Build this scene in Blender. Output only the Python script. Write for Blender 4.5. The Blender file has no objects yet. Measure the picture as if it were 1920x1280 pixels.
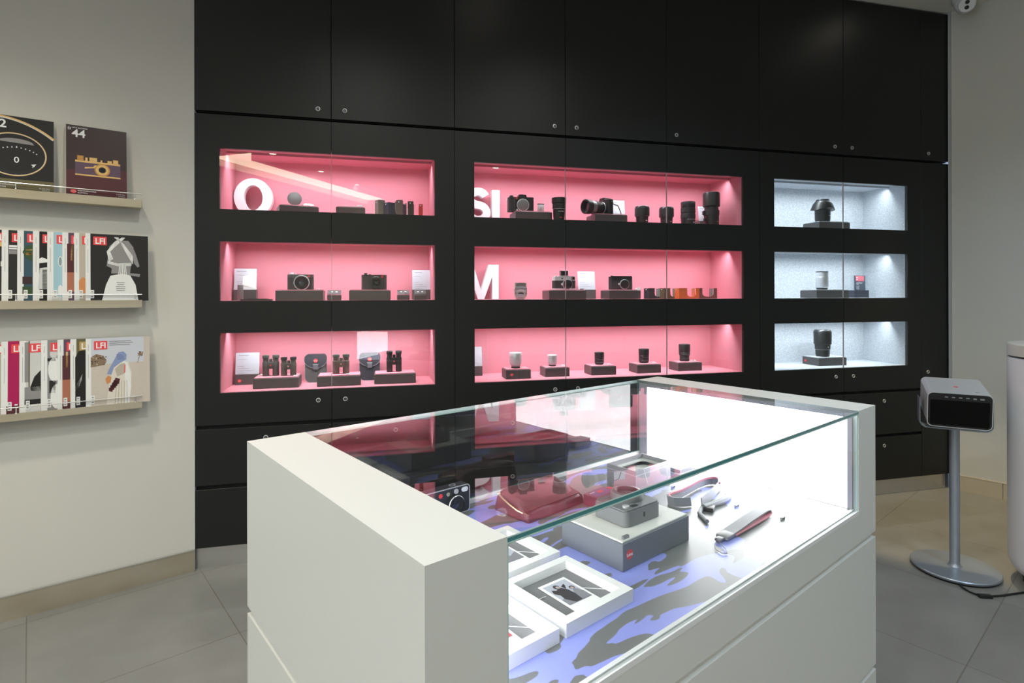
import bpy, bmesh, math, random
from math import sin, cos, pi, radians, atan2, sqrt
from mathutils import Matrix, Vector
random.seed(7)
C = bpy.context.scene.collection
scene = bpy.context.scene

# ------------------------------------------------------------------ materials
MATS = {}
def mat(name, col, rough=.5, metal=0.0, spec=.5, coat=0.0, emit=None, es=0.0, bump=None, sheen=0.0):
    if name in MATS: return MATS[name]
    m = bpy.data.materials.new(name); m.use_nodes = True
    nt = m.node_tree; b = nt.nodes['Principled BSDF']
    b.inputs['Base Color'].default_value = (*col, 1)
    b.inputs['Roughness'].default_value = rough
    b.inputs['Metallic'].default_value = metal
    b.inputs['Specular IOR Level'].default_value = spec
    b.inputs['Coat Weight'].default_value = coat
    b.inputs['Coat Roughness'].default_value = .05
    if sheen:
        b.inputs['Sheen Weight'].default_value = sheen
    if emit:
        b.inputs['Emission Color'].default_value = (*emit, 1); b.inputs['Emission Strength'].default_value = es
    if bump:
        tc = nt.nodes.new('ShaderNodeTexCoord'); n = nt.nodes.new('ShaderNodeTexNoise'); bp = nt.nodes.new('ShaderNodeBump')
        n.inputs['Scale'].default_value = bump[0]; n.inputs['Detail'].default_value = 4
        bp.inputs['Strength'].default_value = bump[1]; bp.inputs['Distance'].default_value = bump[2] if len(bump) > 2 else .002
        nt.links.new(tc.outputs['Object'], n.inputs['Vector']); nt.links.new(n.outputs['Fac'], bp.inputs['Height'])
        nt.links.new(bp.outputs['Normal'], b.inputs['Normal'])
    MATS[name] = m
    return m

def vary(m, scale, c2, lo=.4, hi=.6, detail=3, stretch=(1, 1, 1)):
    "mix the base colour towards c2 with a noise"
    nt = m.node_tree; b = nt.nodes['Principled BSDF']; c1 = tuple(b.inputs['Base Color'].default_value)
    tc = nt.nodes.new('ShaderNodeTexCoord'); mp = nt.nodes.new('ShaderNodeMapping'); n = nt.nodes.new('ShaderNodeTexNoise')
    mp.inputs['Scale'].default_value = stretch
    n.inputs['Scale'].default_value = scale; n.inputs['Detail'].default_value = detail
    r = nt.nodes.new('ShaderNodeValToRGB'); r.color_ramp.elements[0].position = lo; r.color_ramp.elements[1].position = hi
    r.color_ramp.elements[0].color = c1; r.color_ramp.elements[1].color = (*c2, 1)
    nt.links.new(tc.outputs['Object'], mp.inputs['Vector']); nt.links.new(mp.outputs['Vector'], n.inputs['Vector'])
    nt.links.new(n.outputs['Fac'], r.inputs['Fac']); nt.links.new(r.outputs['Color'], b.inputs['Base Color'])
    return m

def glass(name, tint, ior=1.5, rough=0.0):
    "a pane without refraction: clear, with the mirror share of its two faces"
    m = bpy.data.materials.new(name); m.use_nodes = True; nt = m.node_tree; nt.nodes.clear()
    N = nt.nodes.new; L = nt.links.new
    out = N('ShaderNodeOutputMaterial'); mix = N('ShaderNodeMixShader'); tr = N('ShaderNodeBsdfTransparent'); gl = N('ShaderNodeBsdfGlossy')
    tr.inputs['Color'].default_value = (*tint, 1); gl.inputs['Roughness'].default_value = rough
    fr = N('ShaderNodeFresnel'); fr.inputs['IOR'].default_value = ior
    ge = N('ShaderNodeNewGeometry')
    inv = N('ShaderNodeMath'); inv.operation = 'SUBTRACT'; inv.inputs[0].default_value = 1.0; L(ge.outputs['Backfacing'], inv.inputs[1])
    two = N('ShaderNodeMath'); two.operation = 'MULTIPLY'; L(fr.outputs['Fac'], two.inputs[0]); two.inputs[1].default_value = 2
    one = N('ShaderNodeMath'); one.operation = 'ADD'; L(fr.outputs['Fac'], one.inputs[0]); one.inputs[1].default_value = 1
    dv = N('ShaderNodeMath'); dv.operation = 'DIVIDE'; L(two.outputs[0], dv.inputs[0]); L(one.outputs[0], dv.inputs[1])
    mu = N('ShaderNodeMath'); mu.operation = 'MULTIPLY'; mu.use_clamp = True; L(dv.outputs[0], mu.inputs[0]); L(inv.outputs[0], mu.inputs[1])
    L(mu.outputs[0], mix.inputs['Fac']); L(tr.outputs[0], mix.inputs[1]); L(gl.outputs[0], mix.inputs[2]); L(mix.outputs[0], out.inputs['Surface'])
    MATS[name] = m
    return m

WALL = vary(mat('wall_paint', (.66, .64, .58), .85, spec=.2), 1.2, (.63, .615, .565))
CEIL = mat('ceiling_paint', (.76, .74, .68), .9, spec=.1)
BLACK = mat('black_laminate', (.0095, .0105, .0095), .42, spec=.38, bump=(900, .05, .0005))
BLACKIN = mat('black_carcass', (.006, .006, .006), .8)
RED = mat('red_felt', (.64, .25, .31), .9, spec=.1, sheen=.0, bump=(900, .2, .0008))
GREY = vary(mat('grey_felt', (.46, .49, .53), .95, spec=.1, bump=(350, .35, .001)), 230, (.64, .68, .72), .44, .6, 2)
WHITE = mat('white_lacquer', (.70, .70, .668), .38, spec=.4)
WHITEP = mat('white_plastic', (.82, .82, .82), .35)
LETTER = mat('white_letter', (.80, .82, .85), .5)
CARD = mat('white_card', (.66, .68, .72), .6)
CHROME = mat('chrome', (.85, .85, .85), .38, .8)
SILVER = mat('silver_metal', (.68, .69, .71), .32, .45)
ALU = mat('brushed_aluminium', (.70, .69, .66), .32, .85)
CHAMP = vary(mat('champagne_metal', (.62, .56, .44), .4, .55), 3, (.52, .45, .32), .35, .7, 3, (.6, .6, 5))
SKIRT = vary(mat('skirting_metal', (.60, .54, .44), .33, .7), 2.2, (.44, .37, .25), .38, .68, 2, (1, 1, 2))
TRIMP = mat('trim_paint', (.42, .42, .40), .7)
SKIRT2 = vary(mat('skirting_panel', (.60, .52, .40), .5, .25), 2.2, (.52, .44, .32), .4, .7)
PLINTHM = mat('plinth_metal', (.62, .62, .62), .22, .9)
DARK = mat('charcoal_board', (.062, .058, .058), .42)
DARKT = mat('charcoal_top', (.12, .115, .115), .6)
CAMB = mat('camera_black', (.012, .012, .013), .42)
CAMG = mat('camera_leather', (.028, .028, .03), .65, bump=(900, .5, .0008))
RUBBER = mat('rubber_grip', (.02, .02, .022), .7, bump=(600, .3, .0006))
LENSG = mat('front_element', (.01, .012, .02), .03, coat=1.0)
GREYM = mat('grey_metal', (.22, .22, .23), .4, .5)
GREYC = mat('grey_leather', (.17, .18, .19), .55, bump=(700, .4, .0006))
REDDOT = mat('red_enamel', (.80, .055, .06), .4)
REDP = mat('red_print', (.80, .06, .07), .55)
TXW = mat('white_print', (.85, .85, .85), .6)
TXG = mat('grey_print', (.30, .30, .32), .7)
TXK = mat('black_print', (.02, .02, .02), .6)
OLIVE = mat('olive_armour', (.075, .072, .058), .55)
NAVY = mat('navy_canvas', (.025, .03, .042), .7, bump=(500, .3, .001))
GREYCAN = mat('grey_canvas', (.075, .08, .082), .75, bump=(500, .3, .001))
PIPE = mat('grey_piping', (.22, .24, .27), .6)

# glass
mat('pane_edge', (.42, .36, .37), .3)
PANE = glass('cabinet_glass', (.97, .98, .975))
VGLASS = glass('counter_glass', (.955, .975, .97), 1.68)
EDGE = mat('glass_edge', (.06, .25, .26), .06, coat=1.0)
EDGEL = mat('glass_edge_lit', (.55, .74, .70), .2, coat=1.0)  # pale colour stands for light refracted to the glass edges
ACRYL = glass('acrylic', (.96, .97, .98))

# floor tiles
def floor_mat():
    m = mat('stone_tiles', (.3, .28, .24), .36, spec=.45); nt = m.node_tree; b = nt.nodes['Principled BSDF']
    N = nt.nodes.new; L = nt.links.new
    tc = N('ShaderNodeTexCoord'); mp = N('ShaderNodeMapping'); mp.vector_type = 'TEXTURE'
    mp.inputs['Rotation'].default_value = (0, 0, radians(26.5))
    u0, w0 = .020, -.667
    mp.inputs['Location'].default_value = (u0 * cos(radians(26.5)) - w0 * sin(radians(26.5)), u0 * sin(radians(26.5)) + w0 * cos(radians(26.5)), 0)
    br = N('ShaderNodeTexBrick'); br.offset = 0; br.squash = 1
    br.inputs['Scale'].default_value = 1.0; br.inputs['Brick Width'].default_value = .6245; br.inputs['Row Height'].default_value = .6225
    br.inputs['Mortar Size'].default_value = .0022; br.inputs['Mortar Smooth'].default_value = .1; br.inputs['Bias'].default_value = 0
    br.inputs['Color1'].default_value = (.225, .222, .208, 1); br.inputs['Color2'].default_value = (.255, .252, .236, 1); br.inputs['Mortar'].default_value = (.16, .15, .13, 1)
    n = N('ShaderNodeTexNoise'); n.inputs['Scale'].default_value = 3.2; n.inputs['Detail'].default_value = 6; n.inputs['Roughness'].default_value = .6
    mx = N('ShaderNodeMix'); mx.data_type = 'RGBA'; mx.blend_type = 'MULTIPLY'; mx.inputs['Factor'].default_value = 1
    r = N('ShaderNodeValToRGB'); r.color_ramp.elements[0].position = .3; r.color_ramp.elements[1].position = .75
    r.color_ramp.elements[0].color = (.86, .86, .86, 1); r.color_ramp.elements[1].color = (1.08, 1.08, 1.08, 1)
    L(tc.outputs['Object'], mp.inputs['Vector']); L(mp.outputs['Vector'], br.inputs['Vector']); L(tc.outputs['Object'], n.inputs['Vector'])
    L(n.outputs['Fac'], r.inputs['Fac']); L(br.outputs['Color'], mx.inputs['A']); L(r.outputs['Color'], mx.inputs['B']); L(mx.outputs['Result'], b.inputs['Base Color'])
    bp = N('ShaderNodeBump'); bp.inputs['Strength'].default_value = .25; bp.inputs['Distance'].default_value = .002; bp.invert = True
    L(br.outputs['Fac'], bp.inputs['Height']); L(bp.outputs['Normal'], b.inputs['Normal'])
    return m
FLOORM = floor_mat()

def print_mat():
    m = mat('splash_print', (.3, .35, .8), .38, spec=1.0); nt = m.node_tree; b = nt.nodes['Principled BSDF']
    N = nt.nodes.new; L = nt.links.new
    tc = N('ShaderNodeTexCoord'); mp = N('ShaderNodeMapping'); mp.inputs['Rotation'].default_value = (0, 0, radians(28)); mp.inputs['Scale'].default_value = (.75, 1.9, 1)
    w = N('ShaderNodeTexNoise'); w.inputs['Scale'].default_value = 5.5; w.inputs['Detail'].default_value = 1.5; w.inputs['Roughness'].default_value = .55; w.inputs['Distortion'].default_value = 1.3
    r = N('ShaderNodeValToRGB'); r.color_ramp.interpolation = 'LINEAR'
    e = r.color_ramp.elements; e[0].position = .496; e[1].position = .501
    e[0].color = (.16, .165, .165, 1); e[1].color = (.30, .34, .84, 1)
    L(tc.outputs['Object'], mp.inputs['Vector']); L(mp.outputs['Vector'], w.inputs['Vector']); L(w.outputs['Fac'], r.inputs['Fac']); L(r.outputs['Color'], b.inputs['Base Color'])
    return m
PRINT = print_mat()

# ------------------------------------------------------------------ mesh builder
RX90 = Matrix.Rotation(pi / 2, 4, 'X')          # drawing plane XY -> upright, facing -Y
def TR(x=0, y=0, z=0): return Matrix.Translation((x, y, z))
def RZ(a): return Matrix.Rotation(radians(a), 4, 'Z')
def RX(a): return Matrix.Rotation(radians(a), 4, 'X')
def RY(a): return Matrix.Rotation(radians(a), 4, 'Y')
def FRONT(x, y, z): return TR(x, y, z) @ RX90

class MB:
    def __init__(s): s.v = []; s.f = []; s.m = []; s.s = []; s.mats = []
    def mi(s, m):
        if m not in s.mats: s.mats.append(m)
        return s.mats.index(m)
    def add(s, vs, fs, m, smooth=False, T=None):
        o = len(s.v); k = s.mi(m)
        for v in vs:
            v = Vector(v); s.v.append(tuple(T @ v) if T is not None else tuple(v))
        for f in fs: s.f.append([i + o for i in f]); s.m.append(k); s.s.append(smooth)
        return s
    def box(s, x0, x1, y0, y1, z0, z1, m, bev=0, T=None, seg=2):
        if bev:
            bm = bmesh.new(); bmesh.ops.create_cube(bm, size=1)
            for v in bm.verts: v.co = Vector(((x0 + x1) / 2 + v.co.x * (x1 - x0), (y0 + y1) / 2 + v.co.y * (y1 - y0), (z0 + z1) / 2 + v.co.z * (z1 - z0)))
            bmesh.ops.bevel(bm, geom=list(bm.edges), offset=bev, segments=seg, affect='EDGES', profile=.5)
            return s.bm(bm, m, True, T)
        vs = [(x, y, z) for z in (z0, z1) for y in (y0, y1) for x in (x0, x1)]
        return s.add(vs, [(0, 2, 3, 1), (4, 5, 7, 6), (0, 1, 5, 4), (2, 6, 7, 3), (0, 4, 6, 2), (1, 3, 7, 5)], m, False, T)
    def bm(s, bm, m, smooth, T=None):
        bm.verts.index_update(); vs = [tuple(v.co) for v in bm.verts]; fs = [[v.index for v in f.verts] for f in bm.faces]; bm.free()
        return s.add(vs, fs, m, smooth, T)
    def lathe(s, prof, m, seg=32, T=None, caps=True):
        "prof: (r, z) up the axis; m: a material or one per span"
        n = len(prof); vs = []
        for r, z in prof:
            for k in range(seg):
                a = 2 * pi * k / seg; vs.append((r * cos(a), r * sin(a), z))
        ms = m if isinstance(m, list) else [m] * (n - 1)
        o = len(s.v)
        s.add(vs, [], ms[0], True, T)
        for i in range(n - 1):
            k0 = s.mi(ms[i])
            for k in range(seg):
                a, b = i * seg + k, i * seg + (k + 1) % seg
                s.f.append([o + a, o + b, o + b + seg, o + a + seg]); s.m.append(k0); s.s.append(True)
        if caps:
            if prof[0][0] > 1e-6: s.f.append([o + k for k in range(seg)][::-1]); s.m.append(s.mi(ms[0])); s.s.append(False)
            if prof[-1][0] > 1e-6: s.f.append([o + (n - 1) * seg + k for k in range(seg)]); s.m.append(s.mi(ms[-1])); s.s.append(False)
        return s
    def prism(s, poly, h, m, T=None, z0=0, smooth=False, sidem=None):
        n = len(poly); a = sum(poly[i][0] * poly[(i + 1) % n][1] - poly[(i + 1) % n][0] * poly[i][1] for i in range(n))
        if a < 0: poly = poly[::-1]
        vs = [(x, y, z0) for x, y in poly] + [(x, y, z0 + h) for x, y in poly]
        s.add(vs, [list(range(n, 2 * n)), list(range(n))[::-1]], m, False, T)
        o = len(s.v) - 2 * n; k = s.mi(sidem or m)
        for i in range(n):
            j = (i + 1) % n; s.f.append([o + i, o + j, o + j + n, o + i + n]); s.m.append(k); s.s.append(smooth)
        return s
    def face(s, poly, m, T=None, z=0): return s.add([(x, y, z) for x, y in poly], [list(range(len(poly)))] if _area(poly) > 0 else [list(range(len(poly)))[::-1]], m, False, T)
    def ring(s, outer, inner, h, m, T=None, z0=0, smooth=True):
        "two outlines of equal count -> a plate with a hole"
        n = len(outer); vs = [(x, y, z0) for x, y in outer] + [(x, y, z0) for x, y in inner] + [(x, y, z0 + h) for x, y in outer] + [(x, y, z0 + h) for x, y in inner]
        fs = []; sides = []
        for i in range(n):
            j = (i + 1) % n
            fs += [(2 * n + i, 2 * n + j, 3 * n + j, 3 * n + i), (i, n + i, n + j, j)]
            sides += [(i, j, 2 * n + j, 2 * n + i), (n + i, 3 * n + i, 3 * n + j, n + j)]
        s.add(vs, fs, m, False, T); o = len(s.v) - 4 * n; k = s.mi(m)
        for f in sides: s.f.append([q + o for q in f]); s.m.append(k); s.s.append(smooth)
        return s
    def tube(s, pts, r, m, seg=8, T=None, closed=False):
        pts = [Vector(p) for p in pts]; n = len(pts); vs = []; up = Vector((0, 0, 1))
        for i, p in enumerate(pts):
            a = pts[(i - 1) % n] if closed or i else p; b = pts[(i + 1) % n] if closed or i < n - 1 else p
            t = (b - a).normalized(); u = t.cross(up)
            if u.length < 1e-4: u = t.cross(Vector((1, 0, 0)))
            u.normalize(); w = u.cross(t); rr = r[i] if isinstance(r, (list, tuple)) else r
            for k in range(seg):
                q = 2 * pi * k / seg; vs.append(tuple(p + u * cos(q) * rr + w * sin(q) * rr))
        fs = []
        for i in range(n if closed else n - 1):
            for k in range(seg):
                a, b = i * seg + k, i * seg + (k + 1) % seg; c, d = ((i + 1) % n) * seg + (k + 1) % seg, ((i + 1) % n) * seg + k
                fs.append((a, b, c, d))
        if not closed: fs += [list(range(seg))[::-1], [(n - 1) * seg + k for k in range(seg)]]
        return s.add(vs, fs, m, True, T)
    def ribbon(s, pts, wdt, th, m, T=None, m2=None):
        "pts (x,y,z) bottom edge of a strap that stands on edge, wdt (dx,dy,dz) towards its other edge"
        n = len(pts); vs = []; W = Vector(wdt)
        for i, p in enumerate(pts):
            p = Vector(p); a = Vector(pts[max(i - 1, 0)]); b = Vector(pts[min(i + 1, n - 1)]); t = (b - a).normalized()
            nn = t.cross(W); nn.normalize(); nn *= th / 2
            vs += [tuple(p + nn), tuple(p + W + nn), tuple(p + W - nn), tuple(p - nn)]
        o = len(s.v); s.add(vs, [(0, 1, 2, 3), [4 * n - 1, 4 * n - 2, 4 * n - 3, 4 * n - 4]], m, True, T)
        for i in range(n - 1):
            for k in range(4):
                a, b = 4 * i + k, 4 * i + (k + 1) % 4
                s.f.append([o + a, o + a + 4, o + b + 4, o + b]); s.m.append(s.mi(m2 if (m2 and k == 2) else m)); s.s.append(True)
        return s
    def panel(s, x0, x1, z0, z1, y0, y1, holes, m, T=None):
        "an upright board with rectangular holes (hx0,hx1,hz0,hz1)"
        xs = sorted({x0, x1} | {min(max(v, x0), x1) for h in holes for v in h[:2]}); zs = sorted({z0, z1} | {v for h in holes for v in h[2:]})
        def solid(i, k):
            if not (0 <= i < len(xs) - 1 and 0 <= k < len(zs) - 1): return False
            cx, cz = (xs[i] + xs[i + 1]) / 2, (zs[k] + zs[k + 1]) / 2
            return not any(h[0] < cx < h[1] and h[2] < cz < h[3] for h in holes)
        for i in range(len(xs) - 1):
            for k in range(len(zs) - 1):
                if not solid(i, k): continue
                a, b, c, d = xs[i], xs[i + 1], zs[k], zs[k + 1]
                s.add([(a, y0, c), (b, y0, c), (b, y0, d), (a, y0, d)], [(0, 1, 2, 3)], m, False, T)
                s.add([(a, y1, c), (b, y1, c), (b, y1, d), (a, y1, d)], [(3, 2, 1, 0)], m, False, T)
                if not solid(i - 1, k): s.add([(a, y0, c), (a, y0, d), (a, y1, d), (a, y1, c)], [(0, 1, 2, 3)], m, False, T)
                if not solid(i + 1, k): s.add([(b, y0, c), (b, y0, d), (b, y1, d), (b, y1, c)], [(3, 2, 1, 0)], m, False, T)
                if not solid(i, k - 1): s.add([(a, y0, c), (b, y0, c), (b, y1, c), (a, y1, c)], [(3, 2, 1, 0)], m, False, T)
                if not solid(i, k + 1): s.add([(a, y0, d), (b, y0, d), (b, y1, d), (a, y1, d)], [(0, 1, 2, 3)], m, False, T)
        return s
    def text(s, body, size, m, T=None, depth=.0004, bold=0.0, align='LEFT', width=1.0):
        vs, fs = text_mesh(body, bold, align)
        return s.add([(x * size * width, y * size, (depth if z > 0 else 0)) for x, y, z in vs], fs, m, False, T)
    def build(s, name, parent=None, loc=None, rot=None, angle=35):
        me = bpy.data.meshes.new(name); me.from_pydata(s.v, [], s.f)
        for m in s.mats: me.materials.append(m)
        for p, k, sm in zip(me.polygons, s.m, s.s): p.material_index = k; p.use_smooth = sm
        me.update()
        if any(s.s): me.set_sharp_from_angle(angle=radians(angle))
        o = bpy.data.objects.new(name, me); C.objects.link(o)
        if parent: o.parent = parent
        if loc: o.location = loc
        if rot: o.rotation_euler = rot
        return o
def _area(p): return sum(p[i][0] * p[(i + 1) % len(p)][1] - p[(i + 1) % len(p)][0] * p[i][1] for i in range(len(p)))
_TX = {}
def text_mesh(body, bold, align):
    k = (body, bold, align)
    if k not in _TX:
        cu = bpy.data.curves.new('lettering', 'FONT'); cu.body = body; cu.size = 1; cu.extrude = .5; cu.offset = bold; cu.align_x = align; cu.resolution_u = 3
        o = bpy.data.objects.new('lettering', cu); C.objects.link(o)
        dg = bpy.context.evaluated_depsgraph_get(); me = bpy.data.meshes.new_from_object(o.evaluated_get(dg))
        _TX[k] = ([tuple(v.co) for v in me.vertices], [list(p.vertices) for p in me.polygons])
        bpy.data.objects.remove(o); bpy.data.meshes.remove(me); bpy.data.curves.remove(cu)
    return _TX[k]
def rrect(w, h, r, n=5, cx=0, cy=0):
    out = []
    for sx, sy, a0 in ((1, 1, 0), (-1, 1, 90), (-1, -1, 180), (1, -1, 270)):
        for k in range(n + 1):
            a = radians(a0 + 90 * k / n); out.append((cx + sx * (w / 2 - r) + r * cos(a), cy + sy * (h / 2 - r) + r * sin(a)))
    return out
def ell(rx, ry, n=40, cx=0, cy=0): return [(cx + rx * cos(2 * pi * k / n), cy + ry * sin(2 * pi * k / n)) for k in range(n)]

def tag(o, label, cat, group=None):
    o['label'] = label; o['category'] = cat
    if group: o['group'] = group
    return o
def thing(name, label, cat, loc=(0, 0, 0), rotz=0, group=None, rotx=0):
    o = bpy.data.objects.new(name, None); C.objects.link(o); o.empty_display_size = .05
    o.location = loc; o.rotation_euler = (radians(rotx), 0, radians(rotz))
    return tag(o, label, cat, group)
def struct(name, mb, parent=None):
    o = mb.build(name, parent); o['kind'] = 'structure'; return o

# ------------------------------------------------------------------ room
TH_L, TH_R, TH_C = 24.1385, -61.6329, 25.8631
E1 = (4.5532, 0.0)
CEILZ = 3.17
room = [(0, 0), (4.5532, 0), (6.30, -3.235), (6.30, -8.75), (-3.9, -8.75), (-3.9, -1.748)]
fl = MB(); fl.add([(-4.1, -8.95, 0), (6.5, -8.95, 0), (6.5, .6, 0), (-4.1, .6, 0), (-4.1, -8.95, -.1), (6.5, -8.95, -.1), (6.5, .6, -.1), (-4.1, .6, -.1)],
    [(0, 1, 2, 3), (7, 6, 5, 4), (0, 4, 5, 1), (1, 5, 6, 2), (2, 6, 7, 3), (3, 7, 4, 0)], FLOORM)
struct('floor', fl)
# ceiling with the long cove slot
slot_a, slot_b = Vector((-.985, -5.26)), Vector((1.02, -8.35))
def wall_seg(name, p, q, m=WALL, th=.12, z0=0, z1=CEILZ, holes=()):
    p, q = Vector(p), Vector(q); d = (q - p); L = d.length; a = math.degrees(atan2(d.y, d.x))
    mb = MB(); mb.panel(0, L, z0, z1, 0, th, list(holes), m, TR(p.x, p.y, 0) @ RZ(a)); return struct(name, mb)
wall_seg('wall_left', (-3.9, -1.748), (0, 0))
wall_seg('wall_right', E1, (6.30, -3.235))
wall_seg('wall_east', (6.30, -3.235), (6.30, -8.75))
# shop window in the west wall, and the plain back wall (seen in reflections)
wall_seg('wall_west', (-3.9, -8.75), (-3.9, -1.748), holes=[(1.4, 5.6, .12, 2.75)])
wall_seg('wall_front', (-.35, .385), (4.95, .385))
wall_seg('wall_back', (6.30, -8.75), (-3.9, -8.75))
wf = MB()
for z in (.12, 2.70): wf.box(-3.95, -3.89, -7.35, -3.15, z, z + .05, ALU)
for y in (-7.35, -5.97, -4.58, -3.20): wf.box(-3.95, -3.89, y, y + .05, .12, 2.75, ALU)
wf.box(-3.925, -3.919, -7.35, -3.15, .17, 2.70, PANE)
struct('window_1', wf)
cl = MB()
cl.add([(-4.1, -8.95, CEILZ), (6.5, -8.95, CEILZ), (6.5, .6, CEILZ), (-4.1, .6, CEILZ), (-4.1, -8.95, CEILZ + .1), (6.5, -8.95, CEILZ + .1), (6.5, .6, CEILZ + .1), (-4.1, .6, CEILZ + .1)],
    [(3, 2, 1, 0), (4, 5, 6, 7), (0, 1, 5, 4), (1, 2, 6, 5), (2, 3, 7, 6), (3, 0, 4, 7)], CEIL)
struct('ceiling', cl)
# skirtings
sk = MB(); sk.box(-4.2, -.004, -.010, 0, 0, .098, SKIRT); sk.box(-4.2, -.004, -.012, 0, .098, .1025, ALU)
o = struct('baseboard_left', sk); o.rotation_euler.z = radians(TH_L)
sk = MB()
for a in (0, 1): sk.box(.012 + a * .262, .27 + a * 3.3, -.008, 0, 0, .098, SKIRT2)
sk.box(.012, 3.6, -.009, 0, .098, .102, SKIRT2)
o = struct('baseboard_right', sk); o.location = (E1[0], E1[1], 0); o.rotation_euler.z = radians(TH_R)
# slim corner trims beside the cabinets and the recessed toe-kick
tr = MB(); tr.box(0.001, .016, -.012, .0, .103, CEILZ, TRIMP); o = struct('trim_1', tr); o.location = (E1[0], E1[1], 0); o.rotation_euler.z = radians(TH_R)
tr = MB(); tr.box(-.012, 4.562, .0165, .05, 0, .0985, PLINTHM); struct('trim_2', tr)

# ------------------------------------------------------------------ black cabinet wall
D = [0, .6188, 1.2374, 1.8537, 2.4725, 3.0931, 3.7063, 4.3238, 4.5532]
G = .0012
Z_T0, Z_T1, Z_M0, Z_M1 = 2.1774, 3.160, .6796, 2.1623
ROW = {1: (1.711, 2.003), 2: (1.2718, 1.5568), 3: (.8302, 1.1176)}
BAY = {'L': (.1075, 1.1339), 'M': (1.3428, 2.9815), 'R': (3.1967, 4.212)}
def lock(parent, x, z):
    mb = MB(); T = FRONT(x, 0, z)
    mb.lathe([(.0074, -.002), (.0074, .0030), (.0084, .0040), (.0104, .0036), (.0114, .0012), (.0114, -.001)], CHROME, 22, T, caps=False)
    mb.lathe([(.0065, -.001), (.0060, .0012), (.0001, .0014)], CAMB, 16, T); mb.box(-.0008, .0008, -.003, .003, .0012, .0022, SILVER, T=T)
    return mb.build('lock', parent)
ordn = ['first', 'second', 'third', 'fourth', 'fifth', 'sixth', 'seventh']
UL = [.556, .684, 1.791, 1.919, 2.535, 3.642, 3.772, 4.385]
for i in range(8):
    x0, x1 = D[i] + G, D[i + 1] - G
    lab = f'tall matt black upper cupboard reaching the ceiling, {ordn[i]} from the left wall' if i < 7 else 'narrow matt black upper cupboard at the right end of the cabinet row'
    t = thing('upper_cupboard', lab, 'cupboard', (0, 0, 0), group='upper cupboards along the top')
    b = MB(); b.box(D[i] + .0004, D[i + 1] - .0004, .02, .36, Z_T0 - .003, Z_T1, BLACKIN); b.build('body', t)
    d = MB(); d.box(x0, x1, 0, .019, Z_T0, Z_T1, BLACK, .0012, seg=1); do = d.build('door', t); lock(do, UL[i], 2.2235)
bays = [('L', [0, 1], 'left'), ('M', [2, 3, 4], 'middle'), ('R', [5, 6], 'right')]
ML = {0: .555, 1: .684, 2: 1.791, 3: 1.923, 4: 2.54, 5: 3.645, 6: 3.778}
for k, ds, nm in bays:
    a, c = BAY[k]; x0, x1 = D[ds[0]], D[ds[-1] + 1]; LM = GREY if k == 'R' else RED
    lab = {'L': 'black display cabinet with red niches holding the large letter Q and binoculars',
           'M': 'widest black display cabinet, three doors, red niches holding the large letters SL and M',
           'R': 'black display cabinet with three grey lined niches, one lens on a plinth in each'}[k]
    t = thing('display_cabinet', lab, 'cabinet', (0, 0, 0), group='glazed display cabinets')
    b = MB()
    b.box(x0 + .0004, a - .006, .02, .37, Z_M0, Z_M1, BLACKIN); b.box(c + .006, x1 - .0004, .02, .37, Z_M0, Z_M1, BLACKIN); b.box(a - .006, c + .006, .352, .37, Z_M0, Z_M1, BLACKIN)
    zs = [Z_M0, ROW[3][0] - .006, ROW[3][1] + .024, ROW[2][0] - .006, ROW[2][1] + .024, ROW[1][0] - .006, ROW[1][1] + .024, Z_M1]
    for q in range(0, 8, 2): b.box(a - .006, c + .006, .02, .352, zs[q], zs[q + 1], BLACKIN)
    b.build('body', t)
    for r in (1, 2, 3):
        z0, z1 = ROW[r][0], ROW[r][1] + .018; n = MB(); h = .005
        n.box(a - h, c + h, .021, .351, z0 - h, z0, LM); n.box(a - h, c + h, .021, .351, z1, z1 + h, LM)
        n.box(a - h, a, .021, .351, z0, z1, LM); n.box(c, c + h, .021, .351, z0, z1, LM); n.box(a, c, .345, .351, z0, z1, LM)
        n.build('niche_lining', t)
        s = MB(); s.box(a + .003, c - .003, .134, .139, z1 - .0115, z1 - .0004, LM); s.box(a + .003, c - .003, .139, .150, z1 - .0016, z1 - .0004, ALU); s.build('light_strip', t)
        li = bpy.data.lights.new('niche_led', 'AREA'); li.shape = 'RECTANGLE'; li.size = c - a - .05; li.size_y = .006
        li.energy = (3.6 if k != 'R' else 3.3) * (c - a); li.spread = radians(140); li.color = (.94, .97, 1.0) if k != 'R' else (.86, .94, 1.0)
        lo = bpy.data.objects.new('niche_led', li); C.objects.link(lo); lo.location = ((a + c) / 2, .1445, z1 - .0024); lo.rotation_euler.x = radians(14)
    for i in ds:
        p0, p1 = D[i] + G, D[i + 1] - G
        holes = [(max(a, p0) if i == ds[0] else p0 - .01, min(c, p1) if i == ds[-1] else p1 + .01, *ROW[r]) for r in (1, 2, 3)]
        d = MB(); d.panel(p0, p1, Z_M0, Z_M1, 0, .019, holes, BLACK); do = d.build('door', t)
        for r in (1, 2, 3):
            g = MB(); g.box(max(a, p0), min(c, p1), .002, .008, ROW[r][0], ROW[r][1], PANE)
            # polished edges where two doors meet
            if i != ds[0]: g.box(p0 - .0001, p0 + .0007, .0015, .0085, ROW[r][0], ROW[r][1], MATS['pane_edge'])
            if i != ds[-1]: g.box(p1 - .0007, p1 + .0001, .0015, .0085, ROW[r][0], ROW[r][1], MATS['pane_edge'])
            g.build('glass_pane', do)
        lock(do, ML[i], .7775)
t = thing('narrow_cupboard', 'narrow tall black cupboard at right end beside the grey lined niches', 'cupboard')
b = MB(); b.box(D[7] + .0004, D[8] - .0004, .02, .37, Z_M0, Z_M1, BLACKIN); b.build('body', t)
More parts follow.
